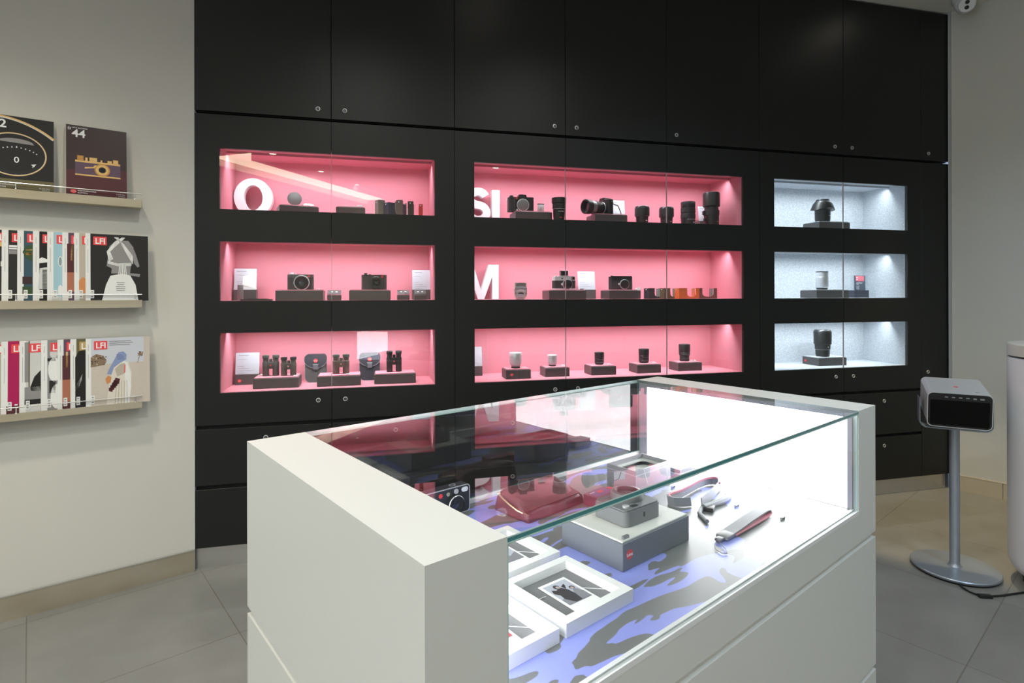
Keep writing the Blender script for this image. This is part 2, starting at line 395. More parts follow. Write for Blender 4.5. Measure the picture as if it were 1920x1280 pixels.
d = MB(); d.box(D[7] + G, D[8] - G, 0, .019, Z_M0, Z_M1, BLACK, .0012, seg=1); do = d.build('door', t); lock(do, 4.375, .782)
low = ['black two-drawer unit at the far left under the red niches, next to the left wall', 'black two-drawer unit, second from the left wall, seen past the counter corner',
       'black two-drawer unit, third from the left, seen through the counter glass', 'black two-drawer unit, fourth from the left, behind the glass counter',
       'black two-drawer unit, fifth from the left, behind the counter corner', 'black two-drawer unit, sixth from the left, just above the counter rim', 'black two-drawer unit at the right, behind the projector, both locks visible']
for i in range(7):
    t = thing('drawer_unit', low[i], 'drawer unit', group='drawer units along the bottom')
    b = MB(); b.box(D[i] + .0004, D[i + 1] - .0004, .02, .37, .099, Z_M0 - .001, BLACKIN); b.build('body', t)
    for z0, z1, zl in ((.394, .6607, .608), (.0997, .3755, .320)):
        d = MB(); d.box(D[i] + G, D[i + 1] - G, 0, .019, z0, z1, BLACK, .0012, seg=1); do = d.build('drawer', t); lock(do, (D[i] + D[i + 1]) / 2 + .003, zl)
t = thing('filler_panel', 'narrow black panel at floor level behind the projector pole', 'panel')
b = MB(); b.box(D[7] + G, D[8] - G, 0, .36, .0997, .6607, BLACK, .0012, seg=1); b.build('front_board', t)

# ------------------------------------------------------------------ niche contents
FZ = {1: 1.7112, 2: 1.2720, 3: .8304}
PH = .0545
def plinth(label, x0, x1, y0, y1, r, red=True, rot=0, dot=None, h=PH):
    cx, cy = (x0 + x1) / 2, (y0 + y1) / 2; w, d = (x1 - x0), (y1 - y0)
    t = thing('display_plinth', label, 'plinth', (cx, cy, FZ[r]), rot, 'charcoal plinths in the niches')
    b = MB(); b.box(-w / 2, w / 2, -d / 2, d / 2, 0, h - .005, DARK, .0012, seg=1); b.build('block', t)
    b = MB(); b.box(-w / 2 + .005, w / 2 - .005, -d / 2 + .005, d / 2 - .005, h - .005, h, RED if red else GREY, .0008, seg=1); b.build('top_plate', t)
    if dot is not None:
        b = MB(); b.lathe([(.0085, 0), (.0085, .0008)], REDDOT, 24, FRONT(-w / 2 + dot, -d / 2 + .0004, h * .45)); b.text('Leica', .0062, TXW, FRONT(-w / 2 + dot, -d / 2 - .0006, h * .45 - .0018), align='CENTER'); b.build('logo', t)
    return (cx, cy, FZ[r] + h)
def sign(label, x0, x1, y, r, lean=8, dot=False, h=.167, lines=((0, .55), (.02, .45), (.055, .35), (.067, .6), (.079, .85), (.091, .4))):
    w = x1 - x0; t = thing('info_sign', label, 'sign', ((x0 + x1) / 2, y, FZ[r]), 0, 'small information signs')
    b = MB(); b.box(-w / 2, w / 2, -.02, .03, 0, .055, DARK, .001, seg=1)
    if dot: b.lathe([(.0085, 0), (.0085, .0008)], REDDOT, 24, FRONT(-w / 2 + .022, -.0198, .022)); b.text('Leica', .0058, TXW, FRONT(-w / 2 + .022, -.0208, .0203), align='CENTER')
    b.build('base', t)
    T = TR(0, -.012, .0555) @ RX(-lean); hh = h - .0555
    c = MB(); c.box(-w / 2, w / 2, 0, .0025, 0, hh, CARD, T=T)
    for q, L in lines: c.box(-w / 2 + .012, -w / 2 + .012 + L * (w - .024), -.0003, 0, hh - .016 - q, hh - .016 - q + (.0035 if q == 0 else .0018), TXG, T=T)
    c.build('card', t)
    a = MB(); a.box(-w / 2 - .001, w / 2 + .001, -.0032, -.0006, 0, hh + .002, ACRYL, T=T); a.build('acrylic_cover', t)
def price(label, x, y, z, rot=0):
    o = MB(); o.box(-.008, .008, -.006, .006, 0, .004, WHITEP, .0008, seg=1)
    for k in range(3): o.box(-.006 + k * .0042, -.0032 + k * .0042, -.0062, -.006, .0008, .0032, TXK)
    o = o.build('price_tag', None, (x, y, z), (0, 0, radians(rot))); return tag(o, label, 'price tag', 'tiny price tags')
LP = {'metal': GREYM, 'black': CAMB, 'rub': RUBBER, 'silver': SILVER, 'glass': LENSG, 'gun': mat('gunmetal', (.05, .05, .055), .35, .6)}
def lens(label, loc, parts, seg=40, rot=0, tilt=None, group='camera lenses'):
    "parts: (name, [(r,z)...], material key or list)"
    t = thing('camera_lens', label, 'lens', loc, rot, group)
    if tilt: t.rotation_euler = tilt
    for nm, prof, m in parts:
        b = MB(); b.lathe(prof, [LP[q] for q in m] if isinstance(m, list) else LP[m], seg); b.build(nm, t)
    return t
def marks(t, r, z, n=5, a0=-150, step=16, m=TXW, s=.0022):
    b = MB()
    for k in range(n):
        T = RZ(a0 + k * step) @ TR(0, -r - .0002, z) @ RX90; b.box(-s, s, -s * .6, s * .6, 0, .0004, m, T=T)
    b.build('engraving', t)

# ---- row 1, left: large letter Q
def letterQ():
    b = MB(); T = FRONT(.209, .305, 1.7115)
    b.ring(ell(.094, .101, 56, 0, .101), ell(.046, .066, 56, 0, .101), .045, LETTER, T)
    b.prism([(.018, .040), (.036, .062), (.094, .012), (.078, .0)], .0452, LETTER, T)
    return tag(b.build('letter_block'), 'large white three dimensional letter Q in the top left niche', 'letter', 'large white letters')
letterQ()
def letterSL():
    pts = []
    cx = 1.412
    # S as a swept stroke
    path = []
    for a in range(20, 271, 12): path.append((.0 + .046 * cos(radians(a)), .145 + .0385 * sin(radians(a))))
    for a in range(78, -161, -12): path.append((.0 + .050 * cos(radians(a)), .0625 + .0425 * sin(radians(a))))
    w = .0225; L = []; R = []
    n = len(path)
    for i, p in enumerate(path):
        a = Vector(path[max(i - 1, 0)]); c = Vector(path[min(i + 1, n - 1)]); t = (c - a).normalized(); nn = Vector((-t.y, t.x))
        L.append(tuple(Vector(p) + nn * w)); R.append(tuple(Vector(p) - nn * w))
    b = MB(); T = FRONT(cx, .305, 1.7115); vs = []; fs = []
    for i in range(n): vs += [(*L[i], 0), (*R[i], 0), (*R[i], .045), (*L[i], .045)]
    for i in range(n - 1):
        for k in range(4): fs.append((4 * i + k, 4 * i + 4 + k, 4 * i + 4 + (k + 1) % 4, 4 * i + (k + 1) % 4))
    fs += [(3, 2, 1, 0), (4 * n - 4, 4 * n - 3, 4 * n - 2, 4 * n - 1)]
    b.add(vs, fs, LETTER, True, T)
    tag(b.build('letter_block'), 'large white letter S at the left edge of the middle top niche', 'letter', 'large white letters')
    b = MB(); T = FRONT(1.4945, .305, 1.7115); b.prism([(0, 0), (.11, 0), (.11, .034), (.0455, .034), (.0455, .195), (0, .195)], .045, LETTER, T)
    tag(b.build('letter_block'), 'large white letter L between the letter S and the camera body', 'letter', 'large white letters')
    b = MB(); T = FRONT(1.532, .305, 1.2722); h = .2; w = .208; s = .038
    b.prism([(-w, 0), (-w + s, 0), (-w + s, h * .66), (-w / 2 - .018, 0), (-w / 2 + .018, 0), (-s, h * .66), (-s, 0), (0, 0), (0, h), (-.058, h), (-w / 2, h * .25), (-w + .058, h), (-w, h)], .045, LETTER, T)
    tag(b.build('letter_block'), 'large white letter M at the left edge of the middle niche', 'letter', 'large white letters')
letterSL()
# block with cap, then low block with a white card
pA = plinth('charcoal plinth turned sideways beside the letter Q, disc on top', .345, .535, .10, .235, 1, True, 14, h=.047)
o = MB(); o.lathe([(.0345, 0), (.0355, .003), (.0355, .008), (.030, .0095), (.0001, .0095)], GREYM, 40, FRONT(0, 0, .0355) @ RX(-8)); o = o.build('lens_cover', None, (.4275, .15, pA[2] + .0008), (0, 0, radians(8))); tag(o, 'round grey lens cap standing on edge on the plinth beside letter Q', 'lens cap')
o = MB(); o.lathe([(.032, 0), (.033, .004), (.027, .013), (.012, .016), (.0001, .0162)], SILVER, 32); o = o.build('hot_shoe_cover', None, (.492, .165, pA[2] + .0006)); o.name = 'lens_hood'; tag(o, 'low silver lens hood lying beside the upright grey cap', 'lens hood')
pB = plinth('low charcoal plinth holding a flat white card in the top left niche', .635, .781, .09, .2, 1, True, 0, h=.0475)
o = MB(); o.box(-.045, .045, -.03, .03, 0, .003, CARD, .0006, seg=1); o.box(.02, .047, -.02, .025, .003, .010, CARD, .0006, seg=1)
o = o.build('leaflet', None, (.722, .135, pB[2] + .0006), (0, 0, radians(-6))); tag(o, 'white leaflet lying on the low plinth left of the camera cases', 'leaflet')
def half_case(label, loc, rot, col, L=.145, H=.075, dep=.036, flat=.066, cat='camera case'):
    m = mat('case_' + col[0], col[1], .55, bump=(400, .3, .0008)); mi = mat('case_lining_' + col[0], tuple(min(1, c * .6 + .30) for c in col[1]), .8); th = .003
    t = thing('half_case', label, cat, loc, rot, 'leather half cases')
    # front outline: tall left end, deep round dip for the lens, tall right end
    x1, x2 = flat, L - max(.022, L * .17); xm, rx = (x1 + x2) / 2, (x2 - x1) / 2
    out = [(0, 0), (0, H), (x1, H), (x1, H * .52)] + [(xm - rx * cos(radians(q)), .011 + (H * .52 - .011) * (1 - sin(radians(q)) ** .8)) for q in range(10, 180, 16)] + [(x2, H * .52), (x2, H), (L, H), (L, 0)]
    b = MB(); b.prism(out, th, m, FRONT(0, 0, 0), 0); b.build('front_wall', t)
    b = MB(); b.box(0, x1, dep - th, dep, 0, H * .97, m); b.box(x2, L, dep - th, dep, 0, H * .97, m); b.box(x1, x2, dep - th, dep, 0, .011, m); b.box(0, th, 0, dep - th, 0, H * .985, m); b.box(L - th, L, 0, dep - th, 0, H * .985, m); b.build('shell', t)
    b = MB(); b.box(th, L - th, 0, dep - th, 0, th, mi); b.box(x2 + .001, L - th, dep - th - .001, dep - th, th, H * .95, mi); b.box(L - th - .001, L - th, .001, dep - th, th, H * .95, mi); b.build('lining', t)
    b = MB(); b.lathe([(.0035, 0), (.0035, .0015), (.001, .003), (.0001, .003)], SILVER, 12, TR(-.0005, dep * .5, H * .86) @ RY(-90)); b.build('stud', t)
    return t
CC = {'grey': ('grey', (.16, .155, .14)), 'blue': ('blue', (.02, .028, .07)), 'red': ('red', (.42, .055, .045)), 'taupe': ('taupe', (.13, .095, .085)), 'dkbrown': ('dark_brown', (.035, .018, .018)), 'scarlet': ('scarlet', (.55, .035, .03)),
      'black': ('black', (.03, .03, .034)), 'olive': ('olive', (.10, .085, .045)), 'orange': ('orange', (.78, .18, .045)), 'brown': ('brown', (.19, .075, .06))}
half_case('grey leather camera case, leftmost of five in the top left niche', (.846, .095, FZ[1]), 26, CC['grey'], L=.12, H=.088, flat=.040)
half_case('dark blue leather camera case beside the grey one', (.898, .072, FZ[1]), 38, CC['blue'], L=.12, H=.0735, flat=.042)
half_case('dull red leather camera case behind the taupe one', (.955, .150, FZ[1]), 52, CC['red'], L=.115, H=.076, flat=.036)
half_case('tall taupe leather camera case in front of the dull red one', (.966, .068, FZ[1]), 76, CC['taupe'], L=.13, H=.088, dep=.028, flat=.03)
half_case('dark brown leather camera case second from the right, seen from its end', (1.025, .075, FZ[1]), 84, CC['dkbrown'], L=.13, H=.084, dep=.026, flat=.03)
half_case('bright red leather camera case at the right end of the row', (1.076, .085, FZ[1]), 86, CC['scarlet'], L=.13, H=.072, dep=.018, flat=.03)

# ---- row 2, left
sign('white sign behind the black cylinder, left end of the middle shelf', .118, .226, .255, 2)
o = thing('speaker_tube', 'slim black upright cylinder with red dot before the white sign', 'speaker', (.169, .15, FZ[2]))
b = MB(); b.lathe([(.0125, 0), (.0135, .002), (.0135, .076), (.0125, .0785), (.0001, .079)], GREYM, 28); b.build('body', o)
b = MB(); b.lathe([(.004, 0), (.004, .001)], REDDOT, 16, RZ(-62) @ FRONT(0, -.0134, .018)); b.build('logo', o)
for k, (x0, x1, y0, z, lab) in enumerate(((.185, .327, .055, 0, 'flat black phone lying lowest, in front of the black cylinder'), (.19, .292, .165, .0, 'flat black phone lying behind the lower one beside the cylinder'))):
    o = thing('smartphone', lab, 'phone', ((x0 + x1) / 2, y0 + .035, FZ[2]), 0, 'flat phones')
    w = x1 - x0; b = MB(); b.prism(rrect(w, .07, .009), .0085 if k else .0065, CAMB, smooth=True); b.build('body', o)
    b = MB(); b.prism(rrect(w - .005, .065, .007), .0006, LENSG, z0=.0085 if k else .0065); b.build('screen', o)
def fixed_camera(label, loc, rot, bodym, ringm, hood=False, w=.13, h=.0785, lx=.012, lr=.034, group='compact cameras', silvertop=None):
    t = thing('compact_camera', label, 'camera', loc, rot, group); d = .032
    b = MB(); b.prism(rrect(w, d, .0145, 6), h * .80, CAMG, smooth=True); b.build('grip_band', t)
    b = MB(); b.prism(rrect(w + .0006, d + .0006, .0147, 6), h * .18, bodym, z0=h * .80, smooth=True); b.prism(rrect(w - .002, d - .002, .014, 6), .0016, bodym, z0=h * .98, smooth=True); b.build('top_plate', t)
    b = MB(); b.lathe([(.0085, h), (.0085, h + .008), (.0075, h + .0095), (.0001, h + .0095)], ringm, 20, TR(-w * .33, 0, 0)); b.lathe([(.006, h), (.006, h + .004), (.0001, h + .004)], ringm, 16, TR(-w * .17, 0, 0)); b.build('dial', t)
    b = MB(); b.lathe([(.006, 0), (.006, .0008)], REDDOT, 18, FRONT(w * .33, -d / 2 + .0003, h * .875)); b.build('logo', t)
    if silvertop:
        b = MB(); b.box(-w * .5 + .02, -w * .5 + .036, -d / 2 - .002, -d / 2 + .004, h * .83, h * .95, LENSG); b.build('viewfinder', t)
    T = FRONT(lx, -d / 2, h * .46)
    b = MB(); b.lathe([(lr, -.002), (lr, .012), (lr * .93, .014), (lr * .93, .030), (lr * .86, .032)], [ringm, CAMB, CAMB, CAMB], 40, T, caps=False); b.build('lens_barrel', t)
    b = MB(); b.lathe([(lr * .86, .031), (lr * .62, .020), (lr * .42, .016), (lr * .42, .0155), (.0001, .0185)], [CAMB, CAMB, GREYM, LENSG], 40, T, caps=False); b.build('front_element', t)
    if hood:
        b = MB(); b.ring(rrect(lr * 1.88, lr * 1.62, .010), rrect(lr * 1.30, lr * 1.12, .006), .016, CAMB, T, .032); b.prism(rrect(lr * 1.88, lr * 1.62, .010), .001, CAMB, T, .0315) if False else None; b.build('square_hood', t)
    else:
        b = MB(); b.lathe([(lr * 1.10, .018), (lr * 1.13, .022), (lr * 1.13, .030), (lr * 1.04, .031), (lr * 1.0, .020)], SILVER, 40, T, caps=False); b.build('front_ring', t)
    return t
p = plinth('charcoal plinth under the camera with a silver lens ring', .345, .572, .075, .215, 2)
fixed_camera('grey and black compact camera with a silver ring round its lens, on a plinth', (.456, .155, p[2] + .0004), -4, mat('dark_titanium', (.10, .10, .10), .4, .6), SILVER)
price('white price tag right of the silver ringed camera', .545, .12, p[2] + .0004)
def wedge(label, x, y, rot=0, s=1.0):
    t = thing('button_stand', label, 'stand', (x, y, FZ[2]), rot, 'small slanted stands with two white buttons'); w = .064 * s
    b = MB(); b.box(-w / 2, w / 2, -.02, .03, 0, .028, DARK, .001, seg=1); b.build('base', t)
    T = TR(0, -.016, .0295) @ RX(34); b = MB(); b.box(-w / 2 + .001, w / 2 - .001, 0, .036, 0, .003, CAMB, .0006, T=T, seg=1); b.build('slanted_plate', t)
    for q in (-.011, .011): b = MB(); b.prism(ell(.0055, .0042, 20, q, .018), .0022, WHITEP, T, .003); b.build('button', t)
wedge('small black stand with two white buttons at the door joint, between the two cameras', .625, .115, 0, 1.08)
wedge('small black stand with two white buttons, right of the square hooded camera', .977, .115, 0)
wedge('small black stand with two white buttons in front of the right white sign', 1.066, .115, 0)
p = plinth('charcoal plinth under the black camera with the square hood', .70, .91, .075, .215, 2)
fixed_camera('black compact camera with a square lens hood and red dot, on a plinth', (.826, .15, p[2] + .0004), -3, CAMB, CAMB, hood=True, w=.131)
sign('white sign at the right end of the left middle niche', 1.034, 1.135, .255, 2)

# ---- row 3, left
sign('white sign with red dot on its base, left of the binoculars', .122, .237, .265, 3, dot=True)
p1 = plinth('long charcoal plinth carrying two binoculars, leftmost in the bottom niche', .236, .452, .095, .225, 3)
p2 = plinth('long charcoal plinth carrying one brown binocular, between the two pouches', .541, .757, .085, .215, 3)
p3 = plinth('long charcoal plinth carrying the black binocular at the right', .826, 1.041, .092, .222, 3)
def binoculars(label, loc, rot, m, w=.076, h=.105, caps=True, dotm=REDDOT):
    t = thing('binoculars', label, 'binoculars', loc, rot, 'binoculars standing on plinths'); r = w * .20
    for s in (-1, 1):
        b = MB(); x = s * (w / 2 - r)
        b.lathe([(r * .95, 0), (r, .003), (r, h * .34), (r * 1.03, h * .36), (r * 1.03, h * .66), (r * .86, h * .70), (r * .86, h * .84)], m, 28, TR(x, 0, 0)); b.build('barrel', t)
        b = MB(); b.lathe([(r * .92, h * .84), (r * 1.04, h * .86), (r * 1.06, h * .97), (r * .98, h), (r * .6, h), (r * .55, h * .97)], CAMB if not caps else mat('eyecup_green', (.06, .075, .065), .5), 28, TR(x, 0, 0)); b.build('eyecup', t)
    b = MB(); b.box(-w * .22, w * .22, -r * .95, r * .8, h * .34, h * .68, m, .003); b.build('bridge', t)
    b = MB(); b.lathe([(r * .5, h * .68), (r * .5, h * .80), (r * .42, h * .82)], m, 20); b.build('focus_wheel', t)
    b = MB(); b.lathe([(.0042, 0), (.0042, .0007), (.0001, .001)], dotm, 18, FRONT(0, -r * .95 - .0001, h * .51)); b.build('logo', t)
LIGHTDOT = mat('pink_enamel', (.75, .30, .30), .5)
binoculars('dark grey binoculars with raised eyecups, taller of the pair on the left plinth', (.309, .165, p1[2]), 4, mat('grey_armour', (.075, .072, .07), .5), .080, .106, True)
binoculars('compact olive binoculars with low eyecups beside the taller pair', (.397, .150, p1[2]), -2, OLIVE, .075, .095, False, LIGHTDOT)
binoculars('brown binoculars with raised eyecups alone on the middle plinth', (.656, .155, p2[2]), 0, mat('brown_armour', (.11, .082, .068), .55), .084, .101, True, LIGHTDOT)
binoculars('black binoculars alone on the right plinth', (.930, .160, p3[2]), 0, CAMB, .080, .112, False)
def pouch(label, loc, rot, m, w=.108, h=.146):
    fm = mat('pouch_flap', (.030, .034, .046), .5, bump=(500, .2, .0006))
    t = thing('pouch', label, 'pouch', loc, rot, 'binocular pouches'); d = .045
    prof = [(-w / 2 + .006, h), (-w / 2, h - .012), (-w / 2, .03)] + [(-w / 2 + .03 - .03 * cos(radians(a)), .03 - .03 * sin(radians(a))) for a in (15, 35, 55, 75, 90)] + [(w / 2 - .03 + .03 * sin(radians(a)), .03 - .03 * cos(radians(a))) for a in (0, 15, 35, 55, 75)] + [(w / 2, .03), (w / 2, h - .012), (w / 2 - .006, h)]
    b = MB(); b.prism(prof, d, m, FRONT(0, d / 2, 0)); b.build('body', t)
    arc = [(-w / 2 + .010, h + .004), (-w / 2 - .001, h - .006), (-w / 2 - .004, h * .84)] + [(-(w / 2 + .004) * cos(radians(a)), h * .84 - .046 * sin(radians(a))) for a in range(12, 180, 12)] + [(w / 2 + .004, h * .84), (w / 2 + .001, h - .006), (w / 2 - .010, h + .004)]
    b = MB(); b.prism(arc, .004, fm, FRONT(0, -d / 2, 0)); b.box(-w / 2 + .010, w / 2 - .010, -d / 2 - .004, d / 2, h - .001, h + .004, fm, .002, seg=1); b.build('flap', t)
    b = MB(); b.tube([(x, -d / 2 - .0045, z) for x, z in arc[2:-2]], .0011, PIPE, 6); b.tube([(x, -d / 2 - .0005, z) for x, z in prof[1:-1]], .0010, PIPE, 6); b.build('piping', t)
    b = MB(); b.box(-.0125, .0125, -d / 2 - .009, -d / 2, h * .47, h * .66, mat('buckle_plastic', (.10, .11, .125), .4), .002, seg=1); b.box(-.015, .015, -d / 2 - .008, -d / 2, h * .62, h * .68, MATS['buckle_plastic'], .002, seg=1); b.box(-.010, .010, -d / 2 - .003, -d / 2, h * .02, h * .48, m); b.build('buckle', t)
    b = MB(); b.lathe([(.0105, 0), (.0105, .0012)], REDDOT, 24, FRONT(0, -d / 2 - .0038, h * .80)); b.text('Leica', .0085, TXW, FRONT(0, -d / 2 - .0052, h * .80 - .0025), align='CENTER'); b.build('logo', t)
pouch('grey canvas pouch with dark flap and red dot, left of the two', (.521, .262, FZ[3]), 0, GREYCAN, .108, .146)
pouch('black pouch with grey piping and red dot, right of the two', (.802, .262, FZ[3]), 0, NAVY, .108, .146)
price('white price tag at the back left of the two binocular plinth', .257, .195, p1[2] + .0004)
price('price tag at the front right of the two binocular plinth', .432, .122, p1[2] + .0004)
price('price tag before the brown binocular', .692, .105, p2[2] + .0004)

# ---- row 1, middle
def slr(label, loc, rot, lensfn=None, w=.150, h=.083):
    t = thing('mirrorless_camera', label, 'camera', loc, rot, 'large black cameras'); d = .036
    b = MB(); b.prism(rrect(w * .78, d, .008, 4, w * .11, 0), h, CAMB, smooth=True); b.build('body', t)
    b = MB(); b.prism(rrect(w * .26, d * 1.7, .013, 5, -w * .37, -.010), h * .94, CAMG, smooth=True); b.build('grip', t)
    b = MB(); b.lathe([(.012, h * .94), (.012, h * 1.04), (.0105, h * 1.07), (.0001, h * 1.07)], CAMB, 22, TR(-w * .37, -.018, 0)); b.lathe([(.006, h * 1.07), (.0055, h * 1.10), (.0001, h * 1.10)], CAMB, 16, TR(-w * .37, -.018, 0)); b.build('shutter_dial', t)
    b = MB(); q = [(-.032, h * .72), (-.020, h * 1.17), (.020, h * 1.17), (.032, h * .72)]; b.prism(q, d * 1.25, CAMB, FRONT(w * .06, d * .72, 0)); b.box(w * .06 - .011, w * .06 + .011, -.012, .012, h * 1.17, h * 1.20, GREYM); b.build('prism_hump', t)
    b = MB(); b.lathe([(.006, 0), (.006, .0008)], REDDOT, 18, FRONT(-w * .17, -d / 2 + .0002, h * .91)); b.build('logo', t)
    b = MB(); b.lathe([(.0045, 0), (.0045, .004), (.0001, .0045)], SILVER, 14, FRONT(-w * .155, -d / 2, h * .13)); b.build('release_button', t)
    T = FRONT(w * .07, -d / 2, h * .46)
    b = MB(); b.lathe([(.035, -.002), (.035, .004), (.0325, .005), (.0325, .0035)], [GREYM, SILVER, SILVER], 44, T, caps=False); b.build('lens_mount', t)
    if not lensfn:
        b = MB(); b.lathe([(.0325, .003), (.0315, .008), (.029, .0085), (.0001, .0085)], GREYM, 40, T); b.build('body_cap', t)
    for s in (-1, 1): b = MB(); b.tube([(s * w * .5, 0, h * .86), (s * (w * .5 + .006), 0, h * .88), (s * (w * .5 + .006), 0, h * .82), (s * w * .5, 0, h * .84)], .0015, SILVER, 6); b.build('strap_lug', t)
    if lensfn:
        lensfn(t, T); b = MB(); b.lathe([(.017, 0), (.0165, .020), (.0175, .023), (.0175, .034), (.012, .035), (.0001, .030)], CAMB, 28, TR(w * .06, d * .5, h * 1.0) @ RX(-90)); b.build('eyecup', t)
    return t
p = plinth('charcoal plinth under the black camera body beside letter L', 1.588, 1.80, .075, .215, 1)
slr('black camera body with round cap and no lens, beside the letter L', (1.634, .145, p[2] + .0004), -3)
o = thing('battery', 'grey upright camera battery between the camera body and a tall lens', 'battery', (1.760, .165, p[2]), -4)
b = MB(); b.box(-.0185, .0185, -.009, .009, 0, .052, mat('battery_label', (.42, .42, .43), .6), .0015); 
for k in range(6): b.box(-.012 + .004 * k, -.0105 + .004 * k, -.0096, -.009, .008 + .006 * (k % 3), .016 + .006 * (k % 4), TXK)
b.build('body', o); b = MB(); b.box(-.019, .019, -.0095, .0095, .050, .056, CAMB, .001, seg=1); b.build('end_cap', o)
price('white price tag before the battery', 1.787, .12, p[2] + .0004)
t = lens('tall black zoom lens standing in front of the plinth with the battery', (1.829, .042, FZ[1]), [('mount', [(.030, 0), (.031, .006)], 'black'), ('barrel', [(.031, .006), (.0325, .03), (.033, .060), (.034, .062)], 'black'), ('focus_ring', [(.0345, .062), (.0362, .064), (.0362, .092), (.034, .094)], 'rub'), ('hood', [(.035, .094), (.040, .096), (.0408, .124), (.038, .1265), (.033, .1265), (.031, .122)], 'black')], group='camera lenses')
marks(t, .0325, .048, 6, -20, 10); marks(t, .0325, .014, 3, -8, 8, REDP, .003)
b = MB(); b.lathe([(.0362, .0612), (.0362, .0628)], SILVER, 40); b.build('trim_ring', t)
# camera with a long lens, seen from its side
def long_lens(t, T):
    b = MB(); b.lathe([(.030, .004), (.033, .012), (.033, .03)], CAMB, 36, T, caps=False); b.build('lens_mount_barrel', t)
    b = MB(); b.lathe([(.033, .03), (.036, .032), (.037, .064), (.038, .066)], RUBBER, 36, T, caps=False); b.build('zoom_ring', t)
    b = MB(); b.lathe([(.038, .066), (.0385, .068), (.0385, .092), (.037, .094)], GREYM, 36, T, caps=False); b.build('focus_ring', t)
    b = MB(); b.lathe([(.038, .094), (.0415, .096), (.0425, .128), (.040, .130), (.035, .130), (.030, .110), (.0001, .112)], [CAMB, CAMB, CAMB, CAMB, CAMB, LENSG], 36, T, caps=False); b.build('hood', t)
    b = MB(); b.box(.062, .066, .02, .021, 0, .001, CAMB); b.tube([(.055, .022, .062), (.066, .055, .05), (.048, .085, .03), (.045, .10, .004), (.028, .118, .003)], .003, CAMB, 6); b.build('strap', t)
pC = plinth('charcoal plinth under the camera with the long lens', 2.060, 2.262, .08, .215, 1)
slr('black camera turned sideways with a long lens pointing left', (2.142, .150, pC[2] + .0004), -72, long_lens, w=.140)
sign('white sign behind the camera with the long lens', 2.225, 2.330, .262, 1)
def prime(label, x, y):
    t = lens(label, (x, y, FZ[1]), [('mount', [(.0335, 0), (.034, .005)], 'black'), ('barrel', [(.034, .005), (.0365, .01), (.0385, .052), (.0385, .054)], 'black'), ('hood', [(.041, .052), (.0462, .056), (.0462, .100), (.044, .110), (.040, .114), (.030, .114), (.024, .112), (.0001, .112)], ['black', 'black', 'gun', 'gun', 'black', 'black', 'glass'])])
    marks(t, .0372, .026, 1, 18, 10, TXW, .004); t.scale = (.95, .95, 1)
prime('stubby black lens with a wide hood, left of the two alike on the top shelf', 2.389, .145)
prime('stubby black lens with a wide hood at the door joint, right of the two alike', 2.5505, .145)
t = lens('straight ribbed black zoom lens, second from the right on the top shelf', (2.697, .145, FZ[1]), [('mount', [(.042, 0), (.0435, .004)], 'black'), ('barrel', [(.0445, .004), (.0455, .05)], 'black'), ('focus_ring', [(.0455, .05), (.047, .052), (.047, .076), (.0455, .078)], 'rub'), ('zoom_ring', [(.0435, .078), (.0435, .084), (.0465, .086), (.0465, .112), (.045, .114)], 'rub'), ('front_collar', [(.043, .114), (.0455, .118), (.0465, .148), (.045, .151), (.038, .151), (.036, .146), (.0001, .146)], ['black', 'gun', 'black', 'black', 'black', 'glass'])])
t.scale = (.94, .94, 1); marks(t, .0452, .042, 5, -30, 14); marks(t, .0450, .024, 2, 18, 12, TXW, .0035); marks(t, .0462, .142, 5, -4, 8, TXG, .003)
sign('white sign half hidden behind the tallest lens on the top shelf', 2.848, 2.952, .275, 1, h=.152)
t = lens('tallest black telephoto lens with a tripod collar, right end of the top shelf', (2.859, .145, FZ[1]), [('mount', [(.041, 0), (.044, .006)], 'black'), ('barrel', [(.047, .006), (.049, .012), (.049, .072)], 'black'), ('tripod_collar', [(.0495, .072), (.0515, .074), (.0515, .104), (.0495, .106)], 'rub'), ('neck', [(.046, .106), (.046, .128)], 'black'), ('hood', [(.050, .126), (.0562, .130), (.0562, .206), (.053, .214), (.048, .216), (.040, .216), (.036, .208), (.0001, .208)], ['black', 'black', 'gun', 'gun', 'black', 'black', 'glass'])])
b = MB(); b.box(-.066, -.048, -.010, .010, .075, .102, CAMB, .004); b.lathe([(.009, 0), (.009, .012), (.0001, .012)], CAMB, 16, TR(-.050, -.006, .045) @ RY(-90)); b.build('collar_foot', t)
t.scale = (.91, .91, 1); marks(t, .0492, .032, 4, 14, 6, mat('ochre_print', (.6, .3, .12), .6), .003); marks(t, .0462, .120, 2, 30, 12)

# ---- row 2, middle
t = thing('cutaway_lens', 'grey cutaway section of a lens beside the letter M', 'lens model', (1.629, .12, FZ[2]))
b = MB(); b.prism([(-.020, 0), (.020, 0), (.035, .022), (.037, .060), (.0325, .064), (.0325, .094), (-.0325, .094), (-.0325, .064), (-.037, .060), (-.035, .022)], .030, mat('cut_metal', (.50, .48, .46), .35, .5), FRONT(0, .03, 0)); b.build('housing', t)
b = MB()
for z0, z1, w, bow, m in ((.076, .092, .027, .006, GREYM), (.060, .072, .029, .007, mat('lens_glass_grey', (.36, .38, .42), .1)), (.040, .056, .024, .008, SILVER), (.030, .038, .016, .004, LENSG), (.016, .028, .016, .002, MATS['lens_glass_grey']), (.003, .014, .016, .002, mat('lens_glass_pink', (.42, .32, .34), .1))):
    b.prism([(-w, z0)] + [(w * q / 4, z0 + bow * .4 * (1 - (q / 4) ** 2)) for q in range(-3, 4)] + [(w, z0), (w, z1 - bow)] + [(w * q / 4, z1 - bow * (q / 4) ** 2) for q in range(3, -4, -1)] + [(-w, z1 - bow)], .003, m, FRONT(0, .0, 0))
b.build('glass_elements', t)
